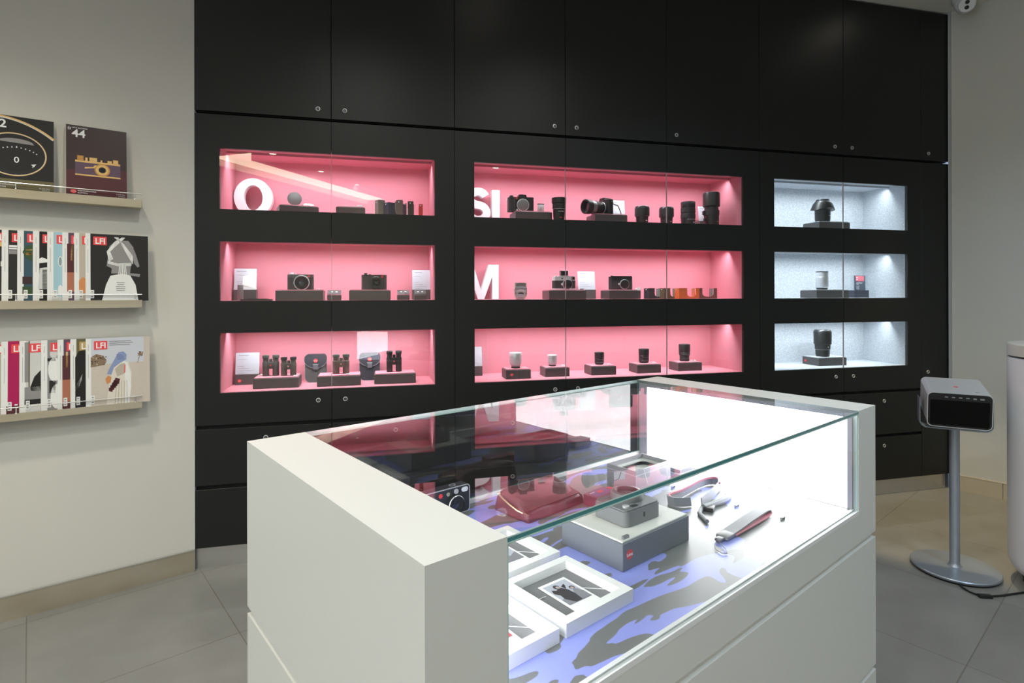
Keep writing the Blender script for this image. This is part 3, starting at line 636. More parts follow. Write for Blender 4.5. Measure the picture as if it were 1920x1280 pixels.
for s in (-1, 1):
    for z in (.030, .058): b = MB(); b.box(s * .031 - .003, s * .031 + .003, -.003, 0, z, z + .007, GREYM); b.build('screw_block', t)
p = plinth('charcoal plinth under the silver camera with a finder on top', 1.783, 2.005, .078, .215, 2)
def rangefinder(label, loc, rot, top, finder, w=.140, h=.076):
    t = thing('rangefinder_camera', label, 'camera', loc, rot, 'rangefinder cameras'); d = .034
    b = MB(); b.prism(rrect(w, d, .016, 6), h * .60, CAMG, z0=h * .08, smooth=True); b.build('body', t)
    b = MB(); b.prism(rrect(w, d, .016, 6), h * .08, top, smooth=True); b.build('base_plate', t)
    b = MB(); b.prism(rrect(w, d, .016, 6), h * .28, top, z0=h * .68, smooth=True); b.prism(rrect(w * .80, d * .9, .012, 5, w * .08, 0), h * .06, top, z0=h * .96, smooth=True); b.build('top_plate', t)
    b = MB(); b.box(w * .30, w * .44, -d / 2 - .001, -d / 2 + .003, h * .76, h * .95, LENSG); b.box(w * .31, w * .34, -d / 2 - .0016, -d / 2, h * .80, h * .92, REDP) if finder else None; b.box(-w * .14, -w * .08, -d / 2 - .001, -d / 2 + .003, h * .80, h * .88, LENSG); b.build('viewfinder_window', t)
    b = MB(); b.lathe([(.0085, h * .96), (.0085, h * 1.05), (.0001, h * 1.05)], top, 20, TR(-w * .36, 0, 0)); b.lathe([(.0055, h * .96), (.0055, h * 1.03), (.0001, h * 1.03)], top, 16, TR(-w * .22, 0, 0)); b.build('shutter_dial', t)
    T = FRONT(w * .12, -d / 2, h * .40)
    b = MB(); b.lathe([(.029, -.001), (.029, .004), (.027, .0045), (.027, .007), (.024, .008), (.0001, .008)], [top if finder else SILVER, SILVER, CAMB, CAMB, CAMB], 40, T, caps=False); b.build('body_cap', t)
    b = MB(); b.lathe([(.0065, 0), (.0065, .006), (.005, .008), (.0001, .008)], SILVER, 18, FRONT(-w * .11, -d / 2, h * .40)); b.build('frame_lever', t)
    if finder:
        b = MB(); b.box(-.024, .024, -.014, .014, h * 1.02, h * 1.06, SILVER); b.box(-.022, .022, -.016, .016, h * 1.06, h * 1.45, mat('finder_dark', (.07, .045, .045), .35), .002, seg=1); b.box(-.020, .020, -.0166, -.016, h * 1.10, h * 1.40, LENSG); b.build('finder', t)
    return t
rangefinder('silver and black rangefinder camera with a box finder on top', (1.894, .150, p[2] + .0004), -2, SILVER, True)
o = MB(); o.lathe([(.011, 0), (.011, .004), (.0001, .0045)], CAMB, 18); o = o.build('lens_cover', None, (1.985, .10, p[2] + .0004)); tag(o, 'tiny black cap on the plinth in front of the white sign', 'lens cap')
sign('white sign right of the silver rangefinder camera', 2.020, 2.130, .258, 2)
p = plinth('charcoal plinth under the black rangefinder camera', 2.150, 2.335, .085, .215, 2)
rangefinder('black rangefinder camera on a plinth left of the leather cases', (2.252, .155, p[2] + .0004), -2, CAMB, False, .148, .079)
o = MB(); o.box(-.012, .012, -.012, .012, 0, .0135, WHITEP, .001, seg=1); o.prism([(-.012, .0135), (.012, .0135), (.012, .019), (-.004, .019)], .002, WHITEP, FRONT(0, -.01, 0)) ; o = o.build('price_tag', None, (2.383, .19, FZ[2] + .0002)); 
o2 = MB(); o2.box(-.013, .013, -.012, .012, 0, .050, DARK, .001, seg=1)
o.location.z = FZ[2] + .0506; tag(o, 'white tag on a small dark block between camera and cases', 'price tag', 'tiny price tags')
tag(o2.build('small_block', None, (2.383, .19, FZ[2])), 'small dark block left of the black leather case', 'block')
half_case('black leather camera case, leftmost of four on the middle shelf', (2.412, .110, FZ[2]), 22, CC['black'], L=.135, H=.063, flat=.052)
half_case('olive brown leather camera case at the door joint', (2.500, .085, FZ[2]), 18, CC['olive'], L=.135, H=.063, flat=.050)
half_case('bright orange leather camera case on the middle shelf', (2.585, .065, FZ[2]), 10, CC['orange'], L=.155, H=.063, flat=.062)
half_case('reddish brown leather camera case at the right of the orange one', (2.735, .105, FZ[2]), 8, CC['brown'], L=.148, H=.063, flat=.035)

# ---- row 3, middle: five plinths with lenses
sign('white sign cut off by the door edge, left end of the bottom middle niche', 1.330, 1.434, .275, 3)
P5 = [(1.534, 1.676, .083, .193, 'far left'), (1.768, 1.914, .109, .215, ''), (2.045, 2.200, .103, .218, ''), (2.338, 2.492, .109, .224, ''), (2.620, 2.782, .131, .244, '')]
names5 = ['charcoal plinth with red dot under the larger silver lens', 'charcoal plinth under the smaller silver lens', 'charcoal plinth under the shortest black lens', 'charcoal plinth under the middle sized black lens', 'charcoal plinth under the tall tapered black lens, right end of the bottom row']
tops = [plinth(n, a, b, c, d, 3, dot=.032 if i == 0 else None) for i, (n, (a, b, c, d, _)) in enumerate(zip(names5, P5))]
def silver_lens(label, c, r, h):
    lens(label, (c[0], c[1], c[2]), [('mount', [(r * .72, 0), (r * .74, h * .07), (r * .66, h * .10)], 'black'), ('barrel', [(r * .62, h * .10), (r * .80, h * .18), (r * .96, h * .32), (r * .97, h * .50)], 'silver'), ('focus_ring', [(r * .97, h * .50), (r * 1.01, h * .54), (r * .985, h * .60), (r * 1.0, h * .64)], 'silver'), ('front_collar', [(r * .97, h * .64), (r * .98, h * .66), (r, h * .98), (r * .97, h), (r * .9, h), (r * .86, h * .96), (.0001, h * .96)], 'silver')])
silver_lens('larger silver lens on the plinth with the red dot', (1.602, .140, tops[0][2]), .0355, .086)
silver_lens('smaller silver lens on the second plinth of the bottom row', (1.828, .165, tops[1][2]), .0285, .064)
def black_lens(label, c, r, h, taper=1.0, seg3=True):
    t = lens(label, c, [('mount', [(r * .82, 0), (r * .86, h * .06), (r * .92, h * .10)], 'black'), ('aperture_ring', [(r * .95 * taper, h * .10), (r * .97 * taper, h * .30), (r * .93 * taper, h * .31)], 'rub'), ('barrel', [(r * .93 * taper, h * .31), (r * .98, h * .36), (r * .98, h * .52), (r * .94, h * .54)], 'black'), ('front_collar', [(r * .96, h * .54), (r, h * .58), (r, h * .96), (r * .97, h), (r * .88, h), (r * .82, h * .95), (.0001, h * .95)], ['gun', 'black', 'black', 'black', 'black', 'glass'])])
    marks(t, r * .97 * taper, h * .18, 7, -48, 14, TXG, .0018); marks(t, r * .98, h * .42, 6, -40, 14, TXG, .0018)
black_lens('shortest black lens, third plinth of the bottom row', (2.120, .165, tops[2][2]), .0285, .072)
black_lens('middle sized black lens, fourth plinth of the bottom row', (2.411, .170, tops[3][2]), .031, .084)
black_lens('tall tapered black lens, last plinth of the bottom row', (2.697, .190, tops[4][2]), .0345, .104, .86)
for i, n in ((1, 'price tag at the right of the smaller silver lens'), (2, 'price tag right of the shortest black lens'), (3, 'price tag right of the middle sized black lens'), (4, 'price tag right of the tall tapered black lens')):
    price(n, P5[i][1] - .022, P5[i][2] + .05, tops[i][2] + .0004)

# ---- right bay
def rplinth(label, x0, x1, y0, y1, r, dot=False):
    p = plinth(label, x0, x1, y0, y1, r, False); 
    if dot:
        b = MB(); b.lathe([(.0085, 0), (.0085, .0008)], REDDOT, 24, TR(x0 - .0002, y1 - .028, FZ[r] + .024) @ RZ(-90) @ RX90); tag(b.build('logo_sticker'), 'round red sticker on the side of the lowest right plinth', 'sticker')
    return p
q1 = rplinth('charcoal plinth in the top grey niche under the petal hooded lens', 3.592, 3.83, .075, .215, 1)
q2 = rplinth('charcoal plinth in the middle grey niche under the silver lens', 3.585, 3.836, .09, .235, 2)
q3 = rplinth('charcoal plinth in the bottom grey niche under the fat black lens', 3.625, 3.843, .117, .262, 3, True)
t = lens('black lens with an upturned petal hood in the top grey niche', (3.682, .145, q1[2]), [('mount', [(.043, 0), (.045, .006)], 'black'), ('barrel', [(.050, .006), (.053, .02), (.0545, .078), (.056, .080)], 'black'), ('front_collar', [(.046, .128), (.046, .146), (.044, .149), (.0001, .149)], 'gun')], 48)
b = MB(); n = 48; vs = []; 
for k in range(n):
    a = 2 * pi * k / n; e = abs(cos(a)) ** 1.5; vs.append(((.088 - .012 * (1 - e)) * cos(a), (.088 - .012 * (1 - e)) * sin(a), .092 - .016 * e))
for k in range(n):
    a = 2 * pi * k / n; vs.append((.066 * cos(a), .066 * sin(a), .122))
for k in range(n):
    a = 2 * pi * k / n; vs.append((.050 * cos(a), .050 * sin(a), .138))
for k in range(n):
    a = 2 * pi * k / n; vs.append((.056 * cos(a), .056 * sin(a), .080))
b.add(vs, [(i * n + k, i * n + (k + 1) % n, (i + 1) * n + (k + 1) % n, (i + 1) * n + k) for i in range(2) for k in range(n)] + [(3 * n + k, 3 * n + (k + 1) % n, (k + 1) % n, k) for k in range(n)], CAMB, True); b.build('petal_hood', t)
marks(t, .0540, .040, 3, 12, 14, TXW, .003); t.scale = (.86, .86, 1)
t = lens('silver lens with black ends in the middle grey niche', (3.690, .160, q2[2]), [('mount', [(.040, 0), (.041, .011)], 'black'), ('barrel', [(.042, .011), (.0455, .016), (.046, .082), (.0445, .084)], 'silver'), ('front_collar', [(.0445, .084), (.0445, .112), (.043, .114)], 'silver'), ('lens_cap', [(.0445, .114), (.0445, .118), (.040, .120), (.0001, .120)], 'black')], 44)
t.scale = (.83, .83, 1)
t = lens('fat black lens with a wide hood in the bottom grey niche', (3.716, .185, q3[2]), [('mount', [(.045, 0), (.047, .012)], 'black'), ('barrel', [(.049, .012), (.050, .045)], 'black'), ('trim_ring', [(.0505, .045), (.0505, .047)], 'silver'), ('focus_ring', [(.053, .048), (.054, .082)], 'rub'), ('hood', [(.057, .080), (.061, .084), (.062, .162), (.058, .172), (.053, .176), (.048, .176), (.044, .168), (.0001, .168)], ['black', 'black', 'gun', 'gun', 'black', 'black', 'glass'])], 48)
marks(t, .0540, .064, 1, 2, 10, TXW, .004); t.scale = (.87, .87, 1)
price('price tag at the back right of the lowest grey niche plinth', 3.812, .225, q3[2] + .0004)
price('price tag on the right of the plinth under the silver lens', 3.812, .195, q2[2] + .0004)
t = thing('info_box', 'small dark sign with a red top label right of the silver lens', 'sign', (4.045, .215, FZ[2]))
b = MB(); b.box(-.060, .060, -.02, .03, 0, .050, mat('navy_board', (.02, .025, .045), .5), .001, seg=1); b.build('base', t)
b = MB(); b.box(-.040, .046, -.004, .004, .050, .150, mat('slate_card', (.055, .075, .11), .5)); b.box(-.034, .034, -.0046, -.004, .112, .148, mat('pink_red_print', (.78, .16, .2), .5))
for z, L, w in ((.134, .012, .006), (.120, .012, .007), (.098, .05, .004), (.089, .018, .004), (.078, .026, .0025), (.071, .022, .0025), (.064, .024, .0025), (.057, .024, .0025)): b.box(-.030, -.030 + L, -.0052, -.0046, z, z + w, TXW)
b.build('card', t)
b = MB(); b.box(-.060, .060, -.010, .010, .050, .152, ACRYL); b.build('acrylic_cover', t)

# ------------------------------------------------------------------ left wall: ledges and magazines
def LWL(x, y, z=0):
    "left wall frame: x along the wall, y into the wall"
    c, s = cos(radians(TH_L)), sin(radians(TH_L)); return (x * c - y * s, x * s + y * c, z)
LD = [(1.683, 1.7185, 'topmost champagne metal picture ledge, two auction catalogues on it'), (1.2455, 1.279, 'middle champagne metal picture ledge, magazine with dancer cover at its end'), (.806, .8345, 'lowest champagne metal picture ledge, desert cover magazine at its end')]
for z0, z1, lab in LD:
    t = thing('picture_ledge', lab, 'ledge', (0, 0, 0), TH_L, 'wall ledges for magazines')
    b = MB(); b.box(-1.25, -.2145, -.075, 0, z0, z1 - .004, CHAMP, .0012, seg=1); b.build('shelf', t)
    b = MB(); b.box(-1.25, -.2145, -.075, -.072, z1 - .005, z1, CHAMP); b.build('lip', t)
    b = MB(); b.tube([(-1.25, -.072, z1 + .0245), (-.2145, -.072, z1 + .0245)], .0022, ALU, 8); b.build('rail', t)
    for x in (-1.05, -.632, -.240): b = MB(); b.tube([(x, -.072, z1 - .002), (x, -.072, z1 + .0245)], .0018, ALU, 8); b.lathe([(.004, z1), (.0025, z1 + .004)], ALU, 12, TR(x, -.072, 0)); b.build('post', t)
PAPER = mat('paper_edge', (.80, .80, .76), .7); BAND = mat('cover_band', (.80, .80, .78), .45)
def cm(n, c): return mat('cover_' + n, c, .35, spec=.22)
K = {'dark': cm('dark', (.035, .033, .03)), 'teal': cm('teal', (.05, .10, .13)), 'black': cm('black', (.025, .024, .024)), 'sky': cm('sky', (.36, .56, .64)), 'plum': cm('plum', (.13, .08, .12)), 'sand': cm('sand', (.50, .44, .36)),
     'skin': cm('tan', (.42, .16, .10)), 'pale': cm('pale', (.62, .62, .60)), 'mid': cm('mid', (.28, .27, .27)), 'white': cm('white', (.80, .80, .78)), 'crimson': cm('crimson', (.42, .02, .10)), 'olive': cm('olive', (.15, .13, .07)), 'gold': cm('gold', (.55, .28, .08)), 'gold2': cm('gold2', (.75, .48, .18)),
     'blue': cm('blue', (.26, .32, .52)), 'desert': cm('desert', (.60, .53, .46)), 'haze': cm('haze', (.60, .62, .68)), 'bush': cm('bush', (.26, .18, .12)), 'orange': cm('orange', (.62, .26, .10)), 'cream': cm('cream', (.72, .67, .58)), 'maroon': cm('maroon', (.10, .035, .04)), 'brownk': cm('brownk', (.055, .035, .035)), 'green': cm('green', (.05, .09, .04)), 'dgrey': cm('dgrey', (.032, .031, .03))}
def magazine(label, x0, y, zb, W, H, base, art=None, band=.0155, logo=REDP, lean=6.0, th=.0045, letters='LFI', group='magazines on the ledges', logo_x=.010, name='magazine'):
    t = thing(name, label, 'magazine', LWL(x0, y, zb), TH_L, group); t.rotation_euler = (Matrix.Rotation(radians(TH_L), 3, 'Z') @ Matrix.Rotation(radians(-lean), 3, 'X')).to_euler()
    b = MB(); b.box(0, W, 0, th, 0, H, PAPER); b.build('pages', t)
    T = FRONT(0, 0, 0); c = MB(); c.face([(0, 0), (W, 0), (W, H), (0, H)], base, T, .0003); c.box(-.0004, 0, -.0003, th, 0, H, BAND)
    if band:
        c.face([(0, 0), (band, 0), (band, H), (0, H)], BAND, T, .0006)
        for z0, z1 in ((.12, .22), (.235, .262)): c.face([(band * .45, z0), (band * .45 + .0012, z0), (band * .45 + .0012, z1), (band * .45, z1)], TXG, T, .0008)
        c.face([(band, .012), (band + .012, .012), (band + .012, .046), (band, .046)], BAND, T, .0012)
        for k in range(3): c.face([(band + .002, .016 + k * .010), (band + .009, .016 + k * .010), (band + .009, .021 + k * .010), (band + .002, .021 + k * .010)], TXG, T, .0014)
    if letters:
        lx = band + logo_x; c.face([(lx, H - .048), (lx + .046, H - .048), (lx + .046, H - .012), (lx, H - .012)], logo, T, .0012)
        c.text(letters, .0345, TXW, T @ TR(lx + .006, H - .0425, .0013), .0003, .022, width=.86)
    if art: art(c, T)
    c.build('cover', t); return t
def A(c, T, poly, m, z=.0008): c.face(poly, m, T, z)
def dancer(c, T):
    A(c, T, [(.055, 0), (.185, 0), (.175, .07), (.155, .112), (.125, .118), (.085, .108), (.070, .07)], K['white'], .0005)
    A(c, T, [(.072, .150), (.082, .235), (.105, .262), (.150, .262), (.168, .235), (.172, .190), (.158, .150), (.155, .118), (.088, .118), (.090, .140)], K['mid'], .0006)
    A(c, T, [(.170, .225), (.178, .200), (.190, .152), (.182, .146), (.170, .165), (.165, .200)], K['mid'], .0007)
    A(c, T, [(.088, .128), (.110, .142), (.150, .120), (.192, .118), (.190, .104), (.150, .112), (.105, .122)], K['mid'], .0008)
    def cord(p, w=.0016):
        for a, b in zip(p, p[1:]):
            a, b = Vector(a), Vector(b); n = (b - a).normalized(); n = Vector((-n.y, n.x)) * w; c.face([tuple(a - n), tuple(b - n), tuple(b + n), tuple(a + n)], K['white'], T, .0011)
    for k in range(4):
        cord([(.100 + .004 * k, .275), (.132, .246 - .005 * k), (.163 - .003 * k, .198 - .004 * k), (.166, .160)]); cord([(.128 + .003 * k, .275), (.100, .252 - .006 * k), (.074 + .003 * k, .212), (.082 + .004 * k, .170 + .003 * k)])
    for k in range(3): cord([(.076, .170 - .004 * k), (.110, .160 - .004 * k), (.160, .164 - .005 * k)])
    for k in range(5): cord([(.118 + .005 * k, .160), (.116 + .006 * k, .130), (.112 + .008 * k, .100 - .003 * (k % 3))])
    for k, L in enumerate((.030, .024, .034, .034, .030)): c.face([(.113 - L / 2 + .008, .080 - k * .0085), (.121 + L / 2, .080 - k * .0085), (.121 + L / 2, .0775 - k * .0085), (.113 - L / 2 + .008, .0775 - k * .0085)], TXG, T, .0013)
def desert(c, T):
    A(c, T, [(.0155, .175), (.205, .175), (.205, .287), (.0155, .287)], K['haze'], .0004); A(c, T, [(.0155, 0), (.205, 0), (.205, .178), (.0155, .175)], K['desert'], .0005)
    A(c, T, [(.0165, .165), (.0165, .208), (.035, .220), (.060, .212), (.072, .188), (.064, .172), (.040, .168)], K['bush'], .0007); A(c, T, [(.182, .205), (.190, .222), (.203, .220), (.200, .200)], K['bush'], .0007); A(c, T, [(.187, .200), (.190, .200), (.182, .172), (.180, .172)], K['bush'], .0007)
    A(c, T, [(.070, 0), (.150, 0), (.156, .060), (.160, .130), (.148, .180), (.120, .190), (.092, .150), (.078, .08)], K['cream'], .0007)
    A(c, T, [(.078, .150), (.112, .222), (.130, .226), (.142, .212), (.140, .190), (.118, .176), (.096, .158), (.088, .130), (.072, .132)], K['blue'], .0009)
    A(c, T, [(.066, .112), (.076, .125), (.088, .118), (.084, .096), (.072, .090)], K['orange'], .0010); A(c, T, [(.134, .165), (.138, .170), (.137, .135), (.133, .130)], REDP, .0010)
    rr = random.Random(5)
    for k in range(34):
        px, pz = .017 + .185 * rr.random(), .006 + .160 * rr.random(); q = .004 + .010 * rr.random(); A(c, T, [(px, pz), (px + q, pz + .0006), (px + q * .8, pz + .0018), (px + .001, pz + .0014)], K['sand'], .00058)
    for k in range(26):
        px, pz = .017 + .052 * rr.random(), .168 + .044 * rr.random(); A(c, T, ell(.0026, .0022, 7, px, pz), K['brownk'] if k % 3 else K['sand'], .00075)
    for k in range(10): A(c, T, ell(.0022, .002, 7, .184 + .018 * rr.random(), .204 + .018 * rr.random()), K['maroon'] if k % 2 else K['sand'], .00075)
    A(c, T, [(.128, .186), (.143, .178), (.156, .130), (.158, .07), (.150, .0), (.132, .0), (.138, .09)], K['white'], .00082); A(c, T, [(.100, .152), (.118, .170), (.136, .176), (.134, .130), (.108, .118)], K['sand'], .00085)
    for k in range(6): A(c, T, [(.106 + .004 * k, .216 - .001 * k), (.108 + .004 * k, .216 - .001 * k), (.112 + .004 * k, .190), (.110 + .004 * k, .190)], cm('blue_shade', (.17, .21, .38)), .00095)
    for k in range(5): A(c, T, [(.098 + .011 * k, .0), (.101 + .011 * k, .0), (.107 + .009 * k, .10), (.105 + .009 * k, .10)], K['sand'], .00084)
    for k in range(5): A(c, T, [(.078 + .006 * k, .075 + .010 * k), (.094 + .006 * k, .068 + .010 * k), (.090 + .006 * k, .054 + .008 * k), (.078 + .004 * k, .060 + .008 * k)], K['maroon'], .0011)
    for k, L in enumerate((.078, .085, .075)): A(c, T, [(.080, .273 - k * .008), (.080 + L, .273 - k * .008), (.080 + L, .2695 - k * .008), (.080, .2695 - k * .008)], TXG, .0010)
def strip_art(*items):
    def f(c, T):
        for m, poly in items: A(c, T, [(.0155 + x, y) for x, y in poly], K[m] if isinstance(m, str) else m, .0009)
    return f
HM, WM = .2865, .205
def R4(x0, x1, z0, z1): return [(x0, z0), (x1, z0), (x1, z1), (x0, z1)]
row2 = [(-.721, 'dark', strip_art(('gold2', R4(.022, .03, .22, .27)), ('white', R4(.025, .03, .14, .16))), 'magazine with a dark cover cut off at the left edge of the middle ledge'),
        (-.677, 'dark', strip_art(('white', R4(.006, .03, .218, .226)), ('white', R4(.006, .03, .209, .216)), ('mid', R4(.006, .03, .19, .206))), 'magazine with a plain dark cover and white title lines, middle ledge'),
        (-.630, 'teal', strip_art(('green', [(0, .20), (.012, .225), (.03, .23), (.03, .16), (.008, .18)]), ('gold', R4(.010, .03, .188, .198)), ('gold2', R4(.010, .03, .206, .212)), ('brownk', R4(0, .03, .07, .10)), ('green', R4(0, .03, .03, .06))), 'magazine with a blurred teal cover and a green shape, middle ledge'),
        (-.582, 'black', strip_art(('pale', [(0, .05), (.006, .135), (.03, .14), (.03, .05)]), ('white', [(0, .17), (.012, .18), (.03, .172), (.03, .16), (0, .155)]), ('mid', R4(.014, .03, .05, .13))), 'magazine with a black and white portrait strip, middle ledge'),
        (-.537, 'sky', strip_art(('white', ell(.008, .022, 20, .026, .165)), ('sky', ell(.005, .018, 20, .026, .165)), ('white', ell(.008, .022, 20, .026, .045)), ('pale', R4(.0, .03, 0, .02))), 'magazine with a pale blue cover, middle ledge'),
        (-.489, 'plum', strip_art(('maroon', R4(0, .03, .12, .24)), ('gold2', R4(.012, .018, .17, .235)), ('skin', R4(0, .03, .04, .12))), 'magazine with a plum and terracotta cover on the middle ledge'),
        (-.450, 'sand', strip_art(('orange', [(0, .04), (.03, .03), (.03, .09), (.012, .10), (0, .085)])), 'magazine with a sand coloured cover, next to the dancer cover'),
        (-.4125, 'dgrey', dancer, 'magazine with a dancer in a white skirt, right end of the middle ledge')]
for i, (x, b, art, lab) in enumerate(row2):
    magazine(lab, x, -.066 + .0057 * (7 - i), 1.2760, WM + (.0175 if i == 7 else 0), HM, K[b], art, band=.0195 if i < 6 else .0165, lean=4.2, group='magazines on the middle ledge')
row3 = [(-.735, 'sand', None, REDP, 'magazine cut off at the left edge of the lowest ledge'),
        (-.679, 'crimson', strip_art(('maroon', R4(0, .05, 0, .03)), ('white', R4(.025, .034, .03, .036))), REDP, 'magazine with a crimson cover on the lowest ledge'),
        (-.624, 'pale', strip_art(('mid', R4(0, .012, .12, .28)), ('olive', R4(.012, .016, .10, .285)), ('black', [(.018, .10), (.030, .14), (.05, .165), (.05, .08), (.02, .085)]), ('mid', R4(0, .05, .05, .10)), ('black', R4(0, .05, .03, .05)), ('pale', R4(.016, .05, .0, .03))), REDP, 'magazine with a grey photo of a seated figure, lowest ledge'),
        (-.557, 'mid', strip_art(('white', ell(.02, .05, 20, .026, .165)), ('pale', ell(.012, .02, 16, .024, .23)), ('black', R4(.004, .03, .20, .212)), ('dgrey', R4(.01, .03, .07, .12)), ('white', ell(.02, .05, 20, .034, .055))), REDP, 'magazine with a black and white doll like figure, lowest ledge'),
        (-.505, 'plum', strip_art(('maroon', R4(0, .03, .12, .22)), ('gold2', R4(.012, .018, .17, .235)), ('skin', R4(0, .03, .03, .12)), ('maroon', R4(0, .03, 0, .03))), REDP, 'magazine with a plum and terracotta cover on the lowest ledge'),
        (-.463, 'olive', strip_art(('black', [(0, .05), (0, .21), (.012, .235), (.035, .24), (.035, .0), (0, 0)]), ('pale', [(0, .09), (.016, .12), (.024, .14), (.022, .115), (.012, .085), (0, .07)])), mat('gold_print', (.50, .35, .12), .5), 'magazine with a gold title block and dark arch, lowest ledge'),
        (-.412, 'desert', desert, REDP, 'magazine with a person in a blue head cloth, end of the lowest ledge')]
for i, (x, b, art, lg, lab) in enumerate(row3):
    magazine(lab, x, -.066 + .0062 * (6 - i), .8310, WM + (.022 if i == 6 else .004), HM, K[b], art, band=.0195 if i < 6 else .0175, logo=lg, lean=4.2, group='magazines on the lowest ledge')
def cat44(c, T):
    W, H = .2085, .300
    A(c, T, [(0, 0), (W, 0), (W, H * .42), (0, H * .36)], K['maroon'], .0004)
    c.text('44', .046, TXW, T @ TR(.019, H - .050, .001), .0003, .02); c.text('LEITZ AUCTION', .0072, TXW, T @ TR(.019, H - .0135, .001), .0003, .01)
    c.ring(ell(.0052, .0075, 20, .0105, H - .016), ell(.0044, .0066, 20, .0105, H - .016), .0003, TXW, T, .0009); c.text('N', .011, TXW, T @ TR(.007, H - .020, .001), .0002, .02)
    x0, x1, z0, z1 = .030, .186, .087, .158
    A(c, T, R4(x0, x1, z0 + .004, z1 - .014), K['plum'], .0007); A(c, T, R4(x0, x1 - .001, z1 - .014, z1 - .006), K['gold2'], .0009); A(c, T, R4(x0, x1, z0, z0 + .006), K['gold2'], .0009)
    for a, b, q in ((.037, .058, .172), (.064, .072, .166), (.078, .104, .168), (.116, .122, .161), (.140, .156, .162), (.160, .178, .168)): A(c, T, R4(a, b, z1 - .008, q), K['gold'] if a < .06 else K['gold2'], .0010)
    A(c, T, ell(.027, .027, 32, .122, .118), K['gold'], .0011); A(c, T, ell(.022, .022, 32, .122, .118), K['gold2'], .0012); A(c, T, ell(.013, .013, 28, .122, .118), K['black'], .0013); A(c, T, ell(.008, .008, 24, .122, .118), LENSG, .0014)
    A(c, T, [(.062, .118), (.095, .124), (.104, .136), (.096, .136), (.090, .128), (.062, .124)], K['gold2'], .0012)
    A(c, T, ell(.0098, .0085, 24, .0245, .017), REDDOT, .0010); c.text('Leica', .0085, TXW, T @ TR(.0245, .0145, .0012), .0002, 0, 'CENTER'); c.text('PHOTOGRAPHICA', .0075, TXW, T @ TR(.038, .0185, .001), .0002, .01); c.text('AUCTION', .0075, TXW, T @ TR(.038, .0095, .001), .0002, .01)
    c.text('8. JUNI 2024', .006, TXW, T @ TR(W - .006, .016, .001), .0002, .0, 'RIGHT'); c.text('WETZLAR', .0055, TXW, T @ TR(W - .006, .008, .001), .0002, 0, 'RIGHT')
def cat42(c, T):
    W, H = .21, .300
    def arc(cx, cz, rx, rz, a0, a1, w, m, z=.0008, n=40):
        p = [(cx + rx * cos(radians(a0 + (a1 - a0) * k / n)), cz + rz * sin(radians(a0 + (a1 - a0) * k / n))) for k in range(n + 1)]; q = [(cx + (rx - w) * cos(radians(a0 + (a1 - a0) * k / n)), cz + (rz - w) * sin(radians(a0 + (a1 - a0) * k / n))) for k in range(n + 1)]
        for k in range(n): c.face([p[k], p[k + 1], q[k + 1], q[k]], m, T, z)
    for k in range(2): A(c, T, R4(0, W, 0, .045 - .02 * k), K['olive'], .0004 + .0001 * k)
    arc(.02, -.02, .30, .32, 50, 88, .009, K['gold2']); arc(.02, -.02, .294, .314, 50, 88, .004, K['cream'], .0009)
    arc(.088, .145, .100, .088, 0, 360, .0045, K['gold2'], n=64); arc(.088, .145, .097, .085, 0, 360, .0018, K['cream'], .0009, 64); arc(.088, .145, .096, .082, 190, 350, .012, K['dgrey'], .0006)
    A(c, T, [(.044, .194)] + [(.092 + .055 * cos(radians(a)), .192 + .018 * sin(radians(a))) for a in range(160, 15, -12)] + [(.148, .190)], K['mid'], .0009)
    for k in range(11):
        a = radians(140 - 10 * k); cx, cz = .095 + .078 * cos(a), .112 + .052 * sin(a) + .008; dx, dz = cos(a) * .002, sin(a) * .002; L = 3.4 if k == 5 else 2.0
        n = Vector((-sin(a), cos(a))) * .0018; p0 = Vector((cx, cz)); p1 = p0 + Vector((dx, dz)) * L; c.face([tuple(p0 - n), tuple(p1 - n), tuple(p1 + n), tuple(p0 + n)], TXW, T, .001)
    c.text('0', .034, TXW, T @ TR(.095, .112, .001), .0003, .008, 'CENTER'); c.text('4', .026, TXW, T @ TR(.136, .104, .001) @ RZ(-38), .0003, .008); c.text('2', .026, TXW, T @ TR(.036, .094, .001) @ RZ(36), .0003, .008)
    c.text('42', .046, TXW, T @ TR(.019, H - .050, .001), .0003, .02); c.text('LEITZ AUCTION', .0072, TXW, T @ TR(.019, H - .0135, .001), .0003, .01)
    c.text('PHOTOGRAPHICA', .0075, TXW, T @ TR(.030, .0185, .001), .0002, .01); c.text('AUCTION', .0075, TXW, T @ TR(.030, .0095, .001), .0002, .01)
    c.text('10. JUNI 2023', .006, TXW, T @ TR(W - .012, .013, .001), .0002, 0, 'RIGHT'); c.text('WETZLAR', .0055, TXW, T @ TR(W - .012, .0055, .001), .0002, 0, 'RIGHT')
magazine('dark maroon catalogue numbered 44 with a gold camera on the cover, top ledge', -.4765, -.058, 1.7164, .2085, .300, K['brownk'], cat44, band=0, letters='', lean=5.4, th=.016, group='auction catalogues', name='catalogue')
magazine('black catalogue with a large gold rimmed dial, left end of the top ledge', -.7260, -.058, 1.7164, .21, .300, K['black'], cat42, band=0, letters='', lean=5.4, th=.016, group='auction catalogues', name='catalogue')

